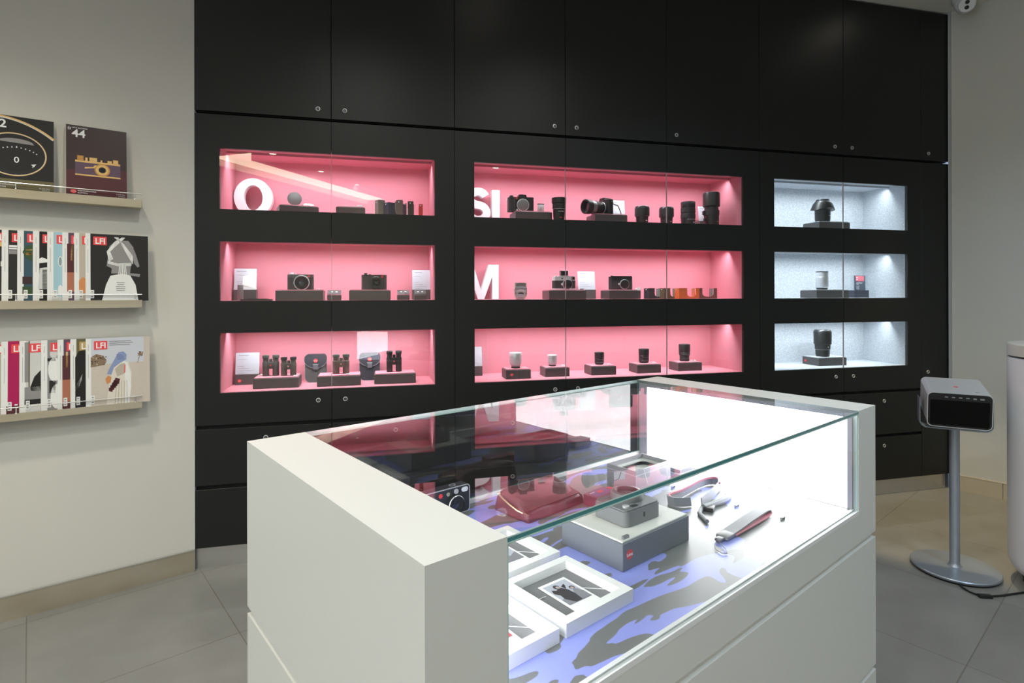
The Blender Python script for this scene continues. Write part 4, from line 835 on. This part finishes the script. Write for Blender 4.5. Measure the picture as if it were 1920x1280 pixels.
# ------------------------------------------------------------------ glass display counter
A0 = Vector((.87622, -2.22630)); CU = Vector((cos(radians(TH_C)), sin(radians(TH_C)))); CW = Vector((-CU.y, CU.x))
def CT(u, w, z=0): p = A0 + CU * u + CW * w; return (p.x, p.y, z)
CLn, CWd, CH, TK = 1.624, .8107, .9516, .1375
BZ = .655
_before = set(bpy.data.objects)
ctr = thing('display_counter', 'white display counter with a glass top and a brightly lit inside', 'counter', CT(0, 0), TH_C)
b = MB(); rings = [(0, .012), (.126, .012), (.1295, .0), (.1300, .0)]
prof = [(-.3032, 0), (.1295, 0), (.1296, .011), (.1325, .011), (.1455, 0), (.5425, 0), (.5426, .011), (.5455, .011), (.560, 0), (.6445, 0)]
vs = []; 
for z, i in prof: vs += [(i, i, z), (CLn - i, i, z), (CLn - i, CWd - i, z), (i, CWd - i, z)]
fs = [(3, 2, 1, 0), tuple(4 * (len(prof) - 1) + k for k in range(4))]
for i in range(len(prof) - 1):
    for k in range(4): fs.append((4 * i + k, 4 * i + (k + 1) % 4, 4 * i + 4 + (k + 1) % 4, 4 * i + 4 + k))
b.add(vs, fs, WHITE); b.build('base', ctr)
for u0, u1 in ((0, TK), (CLn - TK, CLn)):
    b = MB(); b.box(u0, u1, 0, CWd, .6445, CH, WHITE); b.build('end_panel', ctr)
U0, U1 = TK, CLn - TK
FRG = mat('rail_grey', (.45, .46, .46), .35)
b = MB(); b.box(U0, U1, .020, CWd - .012, .6445, BZ - .0003, PRINT); b.build('printed_bed', ctr)
b = MB(); b.box(U0, U1, -.0008, .0028, .6445, BZ + .001, WHITEP); b.box(U0, U1, .0028, .011, .6445, BZ - .002, FRG); b.box(U0, U1, .011, .020, .6445, BZ + .0018, WHITEP); b.build('front_rail', ctr)
b = MB(); b.box(U0, U1, CWd - .016, CWd, .6445, .667, WHITEP, .001, seg=1); b.build('back_rail', ctr)
LIT = mat('light_panel', (.9, .9, .9), .4, emit=(1.0, .985, 1.0), es=13.0); LIT2 = mat('light_panel_soft', (.9, .9, .9), .4, emit=(1.0, .985, 1.0), es=8.5); FR = mat('light_frame', (.62, .60, .66), .4)
for s, u in ((1, U1), (-1, U0)):
    a, c = (u - .004, u) if s > 0 else (u, u + .004)
    b = MB(); b.panel(.0165, CWd - .018, BZ, .939, 0, .006, [(.030, CWd - .052, BZ + .001, .929)], FR, TR(u, 0, 0) @ RZ(90) @ TR(0, 0, 0) if s > 0 else TR(u + .006, 0, 0) @ RZ(90)); b.build('panel_frame', ctr)
    b = MB(); b.box(a + .0006, c - .0006, .030, CWd - .052, BZ + .001, .929, LIT if s > 0 else LIT2); b.build('light_panel', ctr)
def gpane(name, u0, u1, w0, w1, z0, z1, thin, low=None):
    b = MB(); vs = [(x, y, z) for z in (z0, z1) for y in (w0, w1) for x in (u0, u1)]
    F = {'z': [(0, 2, 3, 1), (4, 5, 7, 6)], 'y': [(0, 1, 5, 4), (2, 6, 7, 3)], 'x': [(0, 4, 6, 2), (1, 3, 7, 5)]}
    for k, f in F.items():
        for q, ff in enumerate(f): b.add(vs, [ff], VGLASS if k == thin else low if (low and (k, q) == ('z', 0)) else EDGEL if (low and k == 'x') else (mat('glass_edge_back_lit', (.80, .88, .87), .25) if (k, q) == ('y', 1) else EDGE))  # back edge whitened in colour for light refracted inside the pane
    b.build(name, ctr)
gpane('top_glass', U0, U1, 0, CWd - .0004, CH - .0105, CH - .0002, 'z')
gpane('front_glass', U0 + .004, U1 - .004, .0035, .0105, BZ - .0018, CH - .0108, 'y', FRG)
gpane('back_glass', U0 + .001, U1 - .001, CWd - .0105, CWd - .0035, .668, CH - .0108, 'y')
b = MB(); b.box(U0, U1, -.0006, 0, CH - .0022, CH - .0002, EDGEL); b.box(U0, U1, -.0006, 0, CH - .0105, CH - .0088, EDGEL); b.box(U0, U1, .0005, .0105, CH - .0118, CH - .0107, EDGEL); b.box(U0, U1, CWd - .008, CWd, CH - .0112, CH - .0104, EDGEL); b.build('glass_bevel', ctr)
for u in (U0, U1 - .004): b = MB(); b.box(u, u + .004, .0025, .0115, BZ + .0015, CH - .0108, EDGEL); b.build('refracted_edge', ctr)  # added strips, their colour stands for light refracted at the glass ends
# ---- inside the counter
BACKB = mat('grey_mount', (.17, .17, .18), .75)
def photo_frame(label, u, w, art):
    t = thing('photo_frame', label, 'frame', CT(u, w, BZ), TH_C, 'white box frames'); S = .199; h = .027; fw = .020
    b = MB(); o = [(0, 0), (S, 0), (S, S), (0, S)]; i = [(fw, fw), (S - fw, fw), (S - fw, S - fw), (fw, S - fw)]; b.ring(o, i, h, mat('frame_white', (.84, .84, .84), .45), None, 0, False); b.build('frame', t)
    b = MB(); b.box(fw, S - fw, fw, S - fw, .004, .008, BACKB); b.build('backing', t)
    T = TR(S / 2 + .006, S / 2 - .004, .0095) @ RZ(-2); c = MB(); c.box(-.038, .038, -.058, .058, 0, .0012, WHITEP); art(c, T) if False else None
    c = MB(); c.box(-.038, .038, -.058, .058, 0, .0012, mat('instant_card', (.88, .88, .88), .5), T=T); art(c, T); c.build('photo_print', t)
    c = MB(); c.tube([(fw + .002, S * .62, .0088), (S * .30, S * .60, .0095)], .0007, TXW, 6); c.tube([(S * .72, S * .48, .0095), (S - fw, S * .30, .0088)], .0007, TXW, 6); c.build('thread', t)
INK = cm('ink', (.04, .038, .045)); PALE2 = cm('photo_sky', (.46, .48, .56)); GR2 = cm('photo_grey', (.24, .24, .27)); SKP = cm('photo_skin', (.48, .40, .37))
def pic(c, T, s=1, red=False):
    # picture area: long edge along the instant card, bottom margin at the -y end
    A(c, T, R4(-.032, .032, -.036, .050), PALE2, .0014)
    A(c, T, [(-.032, -.036), (.032, -.036), (.032, -.010), (.0, -.002), (-.032, -.012)], GR2, .0016)
    A(c, T, [(-.012, -.034), (-.024, -.012), (-.020, .014), (-.012, .026), (.0, .026), (.008, .012), (.010, -.012), (.006, -.034)], INK, .0018); A(c, T, ell(.0068, .008, 16, -.007, .034), INK, .0019); A(c, T, ell(.004, .005, 12, -.006, .031), SKP, .0021)
    A(c, T, [(.006, -.034), (.010, -.004), (.016, .006), (.026, .004), (.030, -.012), (.030, -.034)], GR2 if not red else REDP, .0020); A(c, T, ell(.0062, .0072, 16, .020, .013), INK, .0021); A(c, T, ell(.0038, .0048, 12, .019, .011), SKP, .0023)
    A(c, T, [(-.022, .004), (-.029, .016), (-.024, .030), (-.014, .022)], INK, .0017); A(c, T, [(.006, .016), (.014, .028), (.016, .036), (.004, .030)], INK, .0017)
def pic2(c, T): pic(c, T, 1, True)
def pic3(c, T):
    A(c, T, R4(-.032, .032, -.036, .050), PALE2, .0014); A(c, T, [(-.032, -.036), (.032, -.036), (.032, .004), (.010, -.010), (-.032, -.004)], GR2, .0016); A(c, T, ell(.014, .017, 20, -.008, .012), INK, .0018); A(c, T, ell(.008, .010, 16, -.004, .008), PALE2, .0020); A(c, T, [(-.026, -.034), (-.016, -.006), (.006, -.006), (.016, -.034)], GR2, .0019)
photo_frame('whole white box frame with an instant photo of two people, nearest the charcoal plinth', .378, .120, pic)
photo_frame('white box frame partly hidden, behind the whole one', .3825, .342, pic3)
photo_frame('white box frame with a red figure in its photo, cut off by the counter edge', .160, .119, pic2)
# plinth with a grey camera
t = thing('display_plinth', 'grey plinth with red dot logo and white top inside the glass counter', 'plinth', CT(.658, .213, BZ), TH_C)
PG = mat('plinth_grey', (.155, .17, .195), .5); b = MB(); b.box(0, .270, 0, .200, 0, .064, PG, .001, seg=1); b.build('block', t)
b = MB(); b.box(.004, .266, .004, .196, .064, .0685, mat('plinth_white', (.72, .71, .68), .5), .0008, seg=1); b.build('top_plate', t)
b = MB(); b.lathe([(.0115, 0), (.0115, .0008)], REDDOT, 28, FRONT(.024, .0002, .035)); b.text('Leica', .0105, TXW, FRONT(.024, -.0009, .0318), align='CENTER', bold=.01); b.build('logo', t)
PT = BZ + .0687
o = MB()
for k, ch in enumerate('F781'): o.box(k * .0053, k * .0053 + .0049, 0, .007, 0, .0065, GREYM, .0005, seg=1); o.text(ch, .0058, TXW, FRONT(k * .0053 + .0008, -.0001, .0012), depth=.0002)
o = o.build('price_tag', None, CT(.672, .222, PT), (0, 0, radians(TH_C))); tag(o, 'row of tiny grey price cubes on the front edge of the counter plinth', 'price tag')
t = thing('instant_camera', 'grey instant camera lying on its back on the plinth, lens facing up', 'camera', CT(.796, .311, PT), TH_C - 2); cw, cd, chh = .138, .112, .040
GB = mat('camera_grey', (.185, .19, .20), .5, bump=(500, .15, .0004)); b = MB(); b.prism(rrect(cw, cd, .016, 6), chh - .004, GB, z0=.001, smooth=True); b.prism(rrect(cw - .006, cd - .006, .014, 6), .004, GB, z0=chh - .003, smooth=True); b.build('body', t)
b = MB(); b.lathe([(.042, chh - .001), (.043, chh + .004), (.041, chh + .018), (.038, chh + .020), (.030, chh + .020), (.026, chh + .014), (.0001, chh + .013)], [GB, GB, GB, GREYM, CAMB, LENSG], 48, TR(.012, .012, 0)); b.build('lens_ring', t)
b = MB(); b.lathe([(.009, chh), (.009, chh + .005), (.0075, chh + .006), (.0001, chh + .006)], SILVER, 20, TR(-.045, -.034, 0)); b.build('viewfinder_dial', t)
b = MB(); b.prism(rrect(.022, .012, .004, 4, -.020, -.040), .002, LENSG, z0=chh); b.build('flash', t)
b = MB(); b.box(-.003, .003, -cd / 2 - .0008, -cd / 2 + .001, .014, .026, CAMB, .0006, seg=1); b.build('latch', t)
# black instant camera standing at the back
t = thing('instant_camera', 'black instant camera with silver trim standing by the back glass', 'camera', CT(.5245, .7705, BZ), TH_C)
BK = mat('instant_black', (.022, .026, .035), .42); w = .168; h = .080; d = .034
b = MB(); b.prism(rrect(w, h, .010, 5, 0, h / 2), d, BK, FRONT(0, d / 2, 0), smooth=True); b.build('body', t)
b = MB(); b.ring(rrect(w + .001, h + .001, .0105, 5, 0, h / 2), rrect(w - .003, h - .003, .009, 5, 0, h / 2), .003, SILVER, FRONT(0, -d / 2 + .0015, 0)); b.build('trim', t)
b = MB(); b.lathe([(.0275, 0), (.0275, .012), (.026, .014)], [CAMB, SILVER], 40, FRONT(.030, -d / 2, .031), caps=False); b.lathe([(.026, .010), (.018, .008), (.012, .007), (.0001, .010)], [CAMB, CAMB, LENSG], 40, FRONT(.030, -d / 2, .031), caps=False); b.build('lens_ring', t)
b = MB(); b.lathe([(.0072, 0), (.0075, .003), (.0001, .0036)], SILVER, 24, FRONT(.035, -d / 2, .067)); b.build('mirror_button', t)
b = MB(); b.prism(rrect(.022, .0135, .0062, 5, .066, .067), .002, mat('flash_white', (.75, .76, .8), .25), FRONT(0, -d / 2, 0)); b.build('flash', t)
b = MB(); b.lathe([(.0055, 0), (.0058, .002), (.0001, .003)], mat('finder_lens', (.55, .55, .42), .1, .5), 20, FRONT(.008, -d / 2, .064)); b.build('viewfinder', t)
b = MB(); b.lathe([(.0065, 0), (.0065, .001)], REDDOT, 20, FRONT(-.018, -d / 2, .064)); b.build('logo', t)
b = MB(); b.ring(ell(.011, .008, 24, .035, 0), ell(.0095, .0066, 24, .035, 0), .0008, SILVER, TR(0, .002, h), 0); b.build('shutter_button', t)
# red leather bag
t = thing('camera_bag', 'soft red leather bag with a gold zip lying in the counter', 'bag', CT(.790, .640, BZ), TH_C + 3)
RL = mat('red_leather', (.145, .05, .058), .42, spec=.5, bump=(16, .45, .012)); b = bmesh.new(); bmesh.ops.create_cube(b, size=1); bmesh.ops.subdivide_edges(b, edges=list(b.edges), cuts=9, use_grid_fill=True)
for v in b.verts:
    x, y, z = v.co; s = (1 - abs(2 * x) ** 4 * .10) * (1 - abs(2 * y) ** 4 * .10)
    fold = .0045 * sin(x * 9 + y * 7 + .6) * (z + .5) + .0025 * sin(x * 15 - y * 12) * (z + .5)
    top = .062 * s - .030 * max(0, -y * 2 + .15) * (1 if z > 0 else 0)
    v.co = Vector((x * .245 * (1 - .06 * (z + .5)), y * .150 * (1 - .10 * (z + .5)), max(0, (z + .5) * (top + fold))))
bmesh.ops.smooth_vert(b, verts=list(b.verts), factor=.5, use_axis_x=True, use_axis_y=True, use_axis_z=True)
for v in b.verts: v.co.z = max(v.co.z, 0)
m_ = MB(); m_.bm(b, RL, True); m_.build('body', t, angle=70)
b = MB(); b.prism([(-.112, -.060), (.112, -.060), (.105, .005), (.0, .016), (-.105, .005)], .003, RL, TR(0, -.004, .0445) @ RX(16)); b.build('flap', t)
b = MB(); b.tube([(-.120, .052, .052), (-.1245, .030, .046), (-.1255, .0, .036), (-.122, -.030, .026), (-.112, -.066, .018)], .0026, mat('gold_zip', (.80, .62, .38), .3, .9), 8); b.lathe([(.005, -.003), (.006, 0), (.005, .003)], MATS['gold_zip'], 12, TR(-.120, .054, .054)); b.build('zip', t)
# small red box, tin, white box
t = thing('film_box', 'small red cardboard box between the red bag and the grey tin', 'box', CT(.905, .512, BZ), TH_C + 4)
b = MB(); b.box(0, .098, 0, .052, 0, .032, mat('box_maroon', (.24, .06, .09), .45), .0008, seg=1); b.box(.012, .088, .006, .046, .032, .0323, mat('box_violet', (.24, .10, .24), .5)); b.prism(ell(.011, .008, 20, .055, .030), .0006, REDDOT, None, .0323); b.box(.014, .036, .036, .039, .0323, .0326, TXW); b.build('carton', t)
b = MB(); b.box(.098, .118, .006, .046, 0, .03, REDP, .001, seg=1); b.build('end_flap', t)
TIN = mat('tin_grey', (.50, .49, .53), .35, .4)
t = thing('open_case', 'open grey presentation case with a white inner tray near the lit panel', 'case', CT(1.075, .500, BZ), TH_C)
W_, D_, H_ = .188, .118, .080
b = MB(); b.ring([(0, 0), (W_, 0), (W_, D_), (0, D_)], [(.006, .006), (W_ - .006, .006), (W_ - .006, D_ - .006), (.006, D_ - .006)], H_ - .002, TIN, None, .002, False); b.box(0, W_, 0, D_, 0, .003, TIN); b.build('shell', t)
b = MB(); b.ring(rrect(W_ - .012, D_ - .012, .001, 5, W_ / 2, D_ / 2), rrect(W_ - .044, D_ - .040, .020, 5, W_ / 2, D_ / 2), .004, mat('tray_white', (.84, .84, .82), .6), None, H_ - .018); b.prism(rrect(W_ - .030, D_ - .028, .02, 5, W_ / 2, D_ / 2), .003, mat('tray_floor', (.78, .78, .76), .7), None, H_ - .034); b.build('tray', t)
b = MB(); b.ring([(-.001, -.001), (W_ + .001, -.001), (W_ + .001, D_ + .001), (-.001, D_ + .001)], [(.0, .0), (W_, .0), (W_, D_), (0, D_)], .003, SILVER, None, H_ - .016, False); b.build('rim', t)
b = MB(); b.tube([(.045, .010, H_ - .016), (.040, -.002, H_ + .001), (.006, -.050, .028)], .0011, TXW, 6); b.build('pull_cord', t)
o = MB(); o.box(0, .026, 0, .018, 0, .003, CARD, .0005, seg=1); o.box(.008, .012, .006, .009, .003, .0034, TXK); o.box(.015, .019, .008, .011, .003, .0034, TXK); o = o.build('paper_tag', None, CT(1.125, .520, BZ + H_ - .017), (0, 0, radians(TH_C + 20))); tag(o, 'small white paper tag lying in the open grey case', 'tag')
t = thing('gift_box', 'low white box with a grey lid behind the glass edge, by the lit panel', 'box', CT(1.335, .508, BZ), TH_C - 2)
b = MB(); b.box(0, .105, 0, .075, 0, .014, mat('box_lilac', (.46, .46, .52), .5), .001, seg=1); b.build('box_base', t); b = MB(); b.box(.012, .105, .012, .070, .014, .026, mat('lid_grey', (.30, .30, .35), .5), .001, seg=1); b.build('lid', t)
# straps
SG = mat('strap_hazed', (.34, .345, .37), .65, bump=(700, .4, .0006)); SR = mat('strap_red', (.70, .25, .31), .6, bump=(500, .4, .0006))  # strap colours lightened to carry the haze of the glass over them
t = thing('neck_strap', 'looped neck strap, hazed to grey, with a red lining and black clips', 'strap', CT(1.20, .34, BZ), TH_C)
P_ = [(-.062, .000), (-.085, .012), (-.103, .030), (-.105, .048), (-.094, .060), (-.070, .064), (-.03, .060), (.03, .066), (.09, .074), (.140, .074), (.166, .064), (.172, .048), (.158, .034), (.13, .018), (.07, .000), (.0, -.016), (-.045, -.026)]
b = MB(); b.ribbon([(x, y, .002) for x, y in P_], (0, .004, .026), .0035, SG); b.build('webbing', t)
b = MB(); b.ribbon([(x * .992, y - .0012, .0225) for x, y in P_[3:14]], (.0, -.0006, .0065), .0046, SR); b.build('lining', t)
b = MB(); b.box(-.078, -.042, -.046, -.018, 0, .012, CAMB, .003, T=RZ(20)); b.tube([(-.05, -.03, .006), (-.10, -.05, .005), (-.128, -.085, .005), (-.14, -.10, .006)], .006, SG, 8); b.tube([(-.06, -.04, .008), (.0, -.044, .008), (.05, -.046, .008), (.095, -.038, .008), (.108, -.028, .008)], [.010, .009, .011, .008, .005], SG, 8); b.build('buckle', t)
b = MB(); b.tube([(.112 + .010 * cos(a), -.020 + .008 * sin(a), .006) for a in [k * pi / 6 for k in range(12)]], .0018, SILVER, 6, closed=True); b.build('split_ring', t)
t = thing('wrist_strap', 'flat wrist strap, hazed to grey, with a red underside and a thin cord loop', 'strap', CT(1.12, .162, BZ), TH_C + 2)
b = MB(); b.ribbon([(-.10, -.017, .010), (-.06, -.017, .012), (.0, -.017, .016), (.07, -.016, .018), (.115, -.015, .018), (.135, -.014, .015), (.138, -.014, .009)], (.0, .034, 0), .003, SG); b.build('webbing', t)
b = MB(); b.ribbon([(-.085, -.020, .006), (-.03, -.021, .0055), (.05, -.021, .0045), (.11, -.020, .004), (.133, -.018, .006), (.139, -.016, .010)], (.0, .033, 0), .003, SR); b.build('lining', t)
b = MB(); b.box(-.128, -.085, -.017, .017, .002, .012, mat('strap_leather', (.27, .27, .28), .5), .003); b.box(-.150, -.124, -.009, .009, .002, .010, GREYM, .003); b.build('leather_tab', t)
b = MB(); b.tube([(-.150, .002, .005), (-.172, -.004, .004), (-.196, -.022, .003), (-.204, -.042, .003), (-.194, -.050, .003), (-.176, -.036, .004), (-.160, -.014, .004), (-.150, -.002, .005)], .0011, GREYM, 6); b.build('cord_loop', t)
for u, w, lab in ((1.238, .470, 'tiny metal price cubes left of the neck strap'), (1.239, .247, 'tiny metal price cubes between the two straps'), (1.251, .114, 'tiny metal price cubes right of the wrist strap')):
    o = MB()
    for k in range(3): o.box(k * .0062, k * .0062 + .0056, 0, .007, 0, .008, SILVER, .0006, seg=1); o.box(k * .0062 + .001, k * .0062 + .0046, -.0003, 0, .002, .006, TXK)
    o = o.build('price_tag', None, CT(u - .008, w, BZ), (0, 0, radians(TH_C))); tag(o, lab, 'price tag')

# the counter and what lies in it were laid out on a trial size; this is its measured size and place
KS = .8109; PIV = Vector((.81026, -2.95797, 1.30))
for o in [o for o in bpy.data.objects if o not in _before and o.parent is None]:
    o.location = PIV + (Vector(o.location) - PIV) * KS; o.scale = (KS, KS, KS)

# ------------------------------------------------------------------ projector on its stand, pedestal, camera dome
BX, BY = 3.47, -.880
t = thing('projector_stand', 'grey metal pole stand with a round base carrying the projector', 'stand', (BX, BY, 0), -43.8)
SM = mat('stand_metal', (.36, .40, .46), .34, .6)
b = MB(); b.lathe([(.165, 0), (.168, .008), (.172, .012), (.173, .018), (.170, .021), (.03, .022), (.0001, .022)], [CAMB, SM, SM, SM, SM, SM], 64); b.build('base', t)
b = MB(); b.lathe([(.030, .022), (.024, .030), (.0205, .038), (.0205, .667)], SM, 32); b.build('pole', t)
b = MB()
P_ = [(-.125, .815), (-.1275, .815), (-.1275, .705)] + [(-.1275 + .03 - .03 * cos(radians(a)), .705 - .03 * sin(radians(a))) for a in (20, 45, 70, 90)] + [(.0975 + .03 * sin(radians(a)), .675 + .03 - .03 * cos(radians(a))) for a in (0, 20, 45, 70, 90)] + [(.1275, .815), (.125, .815), (.125, .706)] + [(.097 + .028 * sin(radians(a)), .7065 - .028 * cos(radians(a)) + .0) for a in (75, 45, 15)] + [(-.097 - .028 * sin(radians(a)), .7065 - .028 * cos(radians(a))) for a in (15, 45, 75)]
b.prism([(x * 1.08, z - .010) for x, z in P_], .085, SM, FRONT(0, .045, 0)); b.build('bracket', t)
PW, PD, PHh = .236, .25, .163
t = thing('projector', 'grey box projector with a black front window, tilted on the pole stand', 'projector', (BX, BY, .7075), -43.8, rotx=9)
PM = mat('projector_shell', (.68, .68, .69), .42, .35)
b = MB(); b.prism(rrect(PW, PHh, .022, 8, 0, PHh / 2), PD - .01, PM, FRONT(0, PD / 2, 0), smooth=True); b.build('shell', t)
b = MB(); b.ring(rrect(PW, PHh, .022, 8, 0, PHh / 2), rrect(PW - .006, PHh - .006, .020, 8, 0, PHh / 2), .0025, SILVER, FRONT(0, -PD / 2 + .010, 0)); b.build('front_trim', t)
b = MB(); b.prism(rrect(PW - .006, PHh - .006, .020, 8, 0, PHh / 2), .002, CAMB, FRONT(0, -PD / 2 + .010, 0)); b.prism(rrect(PW - .022, PHh - .046, .006, 4, 0, PHh / 2 - .012), .0006, mat('projector_window', (.003, .003, .003), .3, spec=.15), FRONT(0, -PD / 2 + .008, 0)); b.build('front_window', t)
b = MB()
for k, ww in enumerate((.012, .012, .012, .012, .012, .015)): b.box(-.048 + k * .0255 - ww / 2, -.048 + k * .0255 + ww / 2, -PD / 2 + .0070, -PD / 2 + .0078, PHh - .0225 - (.002 if k > 3 else 0), PHh - .0175, TXG)
b.build('port_row', t)
b = MB(); b.prism(ell(.0095, .0095, 24, .0, -.015), .0006, REDDOT, None, PHh); b.text('Leica', .008, TXW, TR(0, -.017, PHh + .0007), .0002, 0, 'CENTER'); b.build('logo', t)
b = MB(); b.box(.060, .075, -.085, -.083, PHh, PHh + .0004, TXK); b.build('top_marking', t)
t = thing('pedestal', 'round white pedestal with a dark seam, at the right edge', 'pedestal', (3.7908, -1.1755, 0))
PW2 = mat('pedestal_white', (.90, .90, .92), .35); R = .24
b = MB(); b.lathe([(.17, .045), (.20, .048), (.222, .062), (R - .004, .090), (R, .125), (R, 1.012)], PW2, 80); b.build('body', t)
b = MB(); b.lathe([(R - .006, 1.012), (R - .006, 1.022)], CAMB, 80, caps=False); b.build('seam', t)
b = MB(); b.lathe([(R, 1.021), (R, 1.070), (R - .004, 1.075), (R - .01, 1.076), (.0001, 1.076)], mat('pedestal_top', (.72, .69, .62), .4), 80); b.build('top', t)
b = MB(); b.lathe([(.185, 0), (.188, .02), (.172, .046)], CAMB, 64); b.build('foot', t)
t = thing('power_cable', 'black power cable with an inline adapter on the floor by the stand', 'cable')
b = MB(); b.tube([(3.355, -.985, .006), (3.335, -1.02, .005), (3.329, -1.058, .005), (3.337, -1.092, .006), (3.36, -1.104, .006), (3.434, -1.113, .005), (3.51, -1.115, .005), (3.592, -1.118, .005)], .0042, CAMB, 8); b.build('wire', t)
b = MB(); b.box(-.026, .026, -.010, .010, 0, .014, CAMB, .003, T=TR(3.352, -1.101, .0) @ RZ(-22)); b.build('adapter', t)
t = thing('security_camera', 'white dome security camera on the ceiling in the right corner', 'security camera', (4.470, -.175, CEILZ), -42); t.scale = (1.12, 1.12, 1.12)
b = MB(); b.lathe([(.062, 0), (.062, -.016), (.054, -.022)], WHITEP, 40); b.build('base', t)
b = MB(); b.lathe([(.050, -.018)] + [(.051 * sin(radians(a)), -.030 + .051 * cos(radians(a)) * 1.05) for a in range(80, 181, 10)], WHITEP, 40); b.build('ball', t)
T = TR(0, 0, -.030) @ RX(30) @ RX90 ; b = MB()
b.lathe([(.040, .030), (.040, .049), (.037, .0525), (.0001, .0530)], WHITEP, 36, T); b.build('face', t)
for k, q in enumerate((-.014, .014)): b = MB(); b.lathe([(.0105, .052), (.0105, .0545), (.0001, .0545)], CAMB, 24, T @ TR(.0, q, 0)); b.build('lens_window', t)

# ------------------------------------------------------------------ ceiling lamps (three mirrored in the glass, the rest added) and light
def aim(lo, d):
    lo.rotation_euler = Vector(d).to_track_quat('-Z', 'Y').to_euler()
WARM = (1.0, .82, .56); NEUT = (.985, 1.0, .94); COOL = (.72, .87, 1.0)
dl = [(-.45, -5.07), (.08, -6.05), (.57, -7.0), (.75, -1.75), (2.0, -1.65), (4.0, -.40), (-.35, -1.30), (-.1, -3.3), (2.2, -3.1), (3.35, -2.55), (-2.2, -3.2), (2.6, -5.2), (1.5, -.62)]  # first three mirrored in the cabinet glass, the others added to light the room
EN = {0: 40, 1: 40, 2: 40, 3: 52, 4: 40, 5: 230, 6: 112, 7: 80, 8: 40, 9: 74, 10: 125, 11: 46, 12: 14}
SZ = {5: 31, 12: 80, 6: 104}
for i, (x, y) in enumerate(dl):
    t = thing('downlight', 'round recessed ceiling downlight with a white rim', 'lamp', (x, y, CEILZ), 0, 'recessed ceiling downlights')
    b = MB(); b.lathe([(.062, 0), (.062, -.004), (.048, -.006), (.044, -.001)], WHITEP, 32, caps=False); b.build('rim', t)
    b = MB(); b.lathe([(.0001, -.0020), (.045, -.0020)], mat('downlight_glow', (.9, .9, .9), .5, emit=(1, .92, .8), es=18), 28, caps=False); b.build('diffuser', t)
    li = bpy.data.lights.new('downlight_beam', 'SPOT'); li.energy = EN[i]; li.spot_size = radians(SZ.get(i, 152)); li.spot_blend = .35 if i == 5 else .9 if i in SZ else .6; li.shadow_soft_size = .06; li.color = (1.0, .78, .42) if i == 5 else (1.0, .92, .76) if i == 6 else WARM if i == 12 else ((.58, .80, 1.0) if i in (8, 9) else NEUT)  # the two bluish beams are added to cool the floor and brighten the pedestal
    lo = bpy.data.objects.new('downlight_beam', li); C.objects.link(lo); lo.location = (x, y, CEILZ - .03)
# long ceiling cove
d = slot_b - slot_a; Lc = d.length; ang = math.degrees(atan2(d.y, d.x)); mid = (slot_a + slot_b) / 2
t = thing('cove_light', 'long linear cove light on the ceiling behind the viewer', 'lamp', (mid.x, mid.y, CEILZ), ang)
b = MB(); b.box(-Lc / 2, Lc / 2, -.34, -.32, -.10, 0, CEIL); b.box(-Lc / 2, Lc / 2, .32, .34, -.10, 0, CEIL); b.build('cove_edge', t)
b = MB(); b.box(-Lc / 2, Lc / 2, -.31, .31, -.012, -.002, mat('cove_glow', (.9, .9, .85), .6, emit=(1.0, .86, .62), es=9.0)); b.build('glow_panel', t)
# daylight through the shop window
li = bpy.data.lights.new('window_daylight', 'AREA'); li.shape = 'RECTANGLE'; li.size = 4.0; li.size_y = 2.5; li.energy = 62; li.color = (.70, .85, 1.0)
lo = bpy.data.objects.new('window_daylight', li); C.objects.link(lo); lo.location = (-4.05, -5.25, 1.45); aim(lo, (1, .12, -.12))

w = bpy.data.worlds.new('world'); scene.world = w; w.use_nodes = True
w.node_tree.nodes['Background'].inputs[0].default_value = (.55, .70, .95, 1); w.node_tree.nodes['Background'].inputs[1].default_value = .6

# ------------------------------------------------------------------ camera
cam = bpy.data.cameras.new('camera'); co = bpy.data.objects.new('camera', cam); C.objects.link(co); scene.camera = co
cam.sensor_width = 36; cam.lens = 36 * 1060.2572 / 1920; cam.shift_y = (550.7992 - 640) / 1920; cam.clip_start = .02
fw = Vector((.24178, .97033, 0)); yaw = atan2(-fw.x, fw.y)
co.matrix_world = Matrix.Translation((.81026, -2.95797, 1.30)) @ Matrix.Rotation(yaw, 4, 'Z') @ Matrix.Rotation(pi / 2 + .0008, 4, 'X') @ Matrix.Rotation(-.0023, 4, 'Z')
scene.view_settings.view_transform = 'Standard'; scene.view_settings.look = 'None'; scene.view_settings.gamma = 1; scene.view_settings.exposure = 0.0
try: scene.view_settings.use_curve_mapping = False
except Exception: pass
cy = scene.cycles; cy.max_bounces = 10; cy.diffuse_bounces = 5; cy.glossy_bounces = 5; cy.transparent_max_bounces = 24; cy.caustics_reflective = False; cy.caustics_refractive = False; cy.sample_clamp_indirect = 6
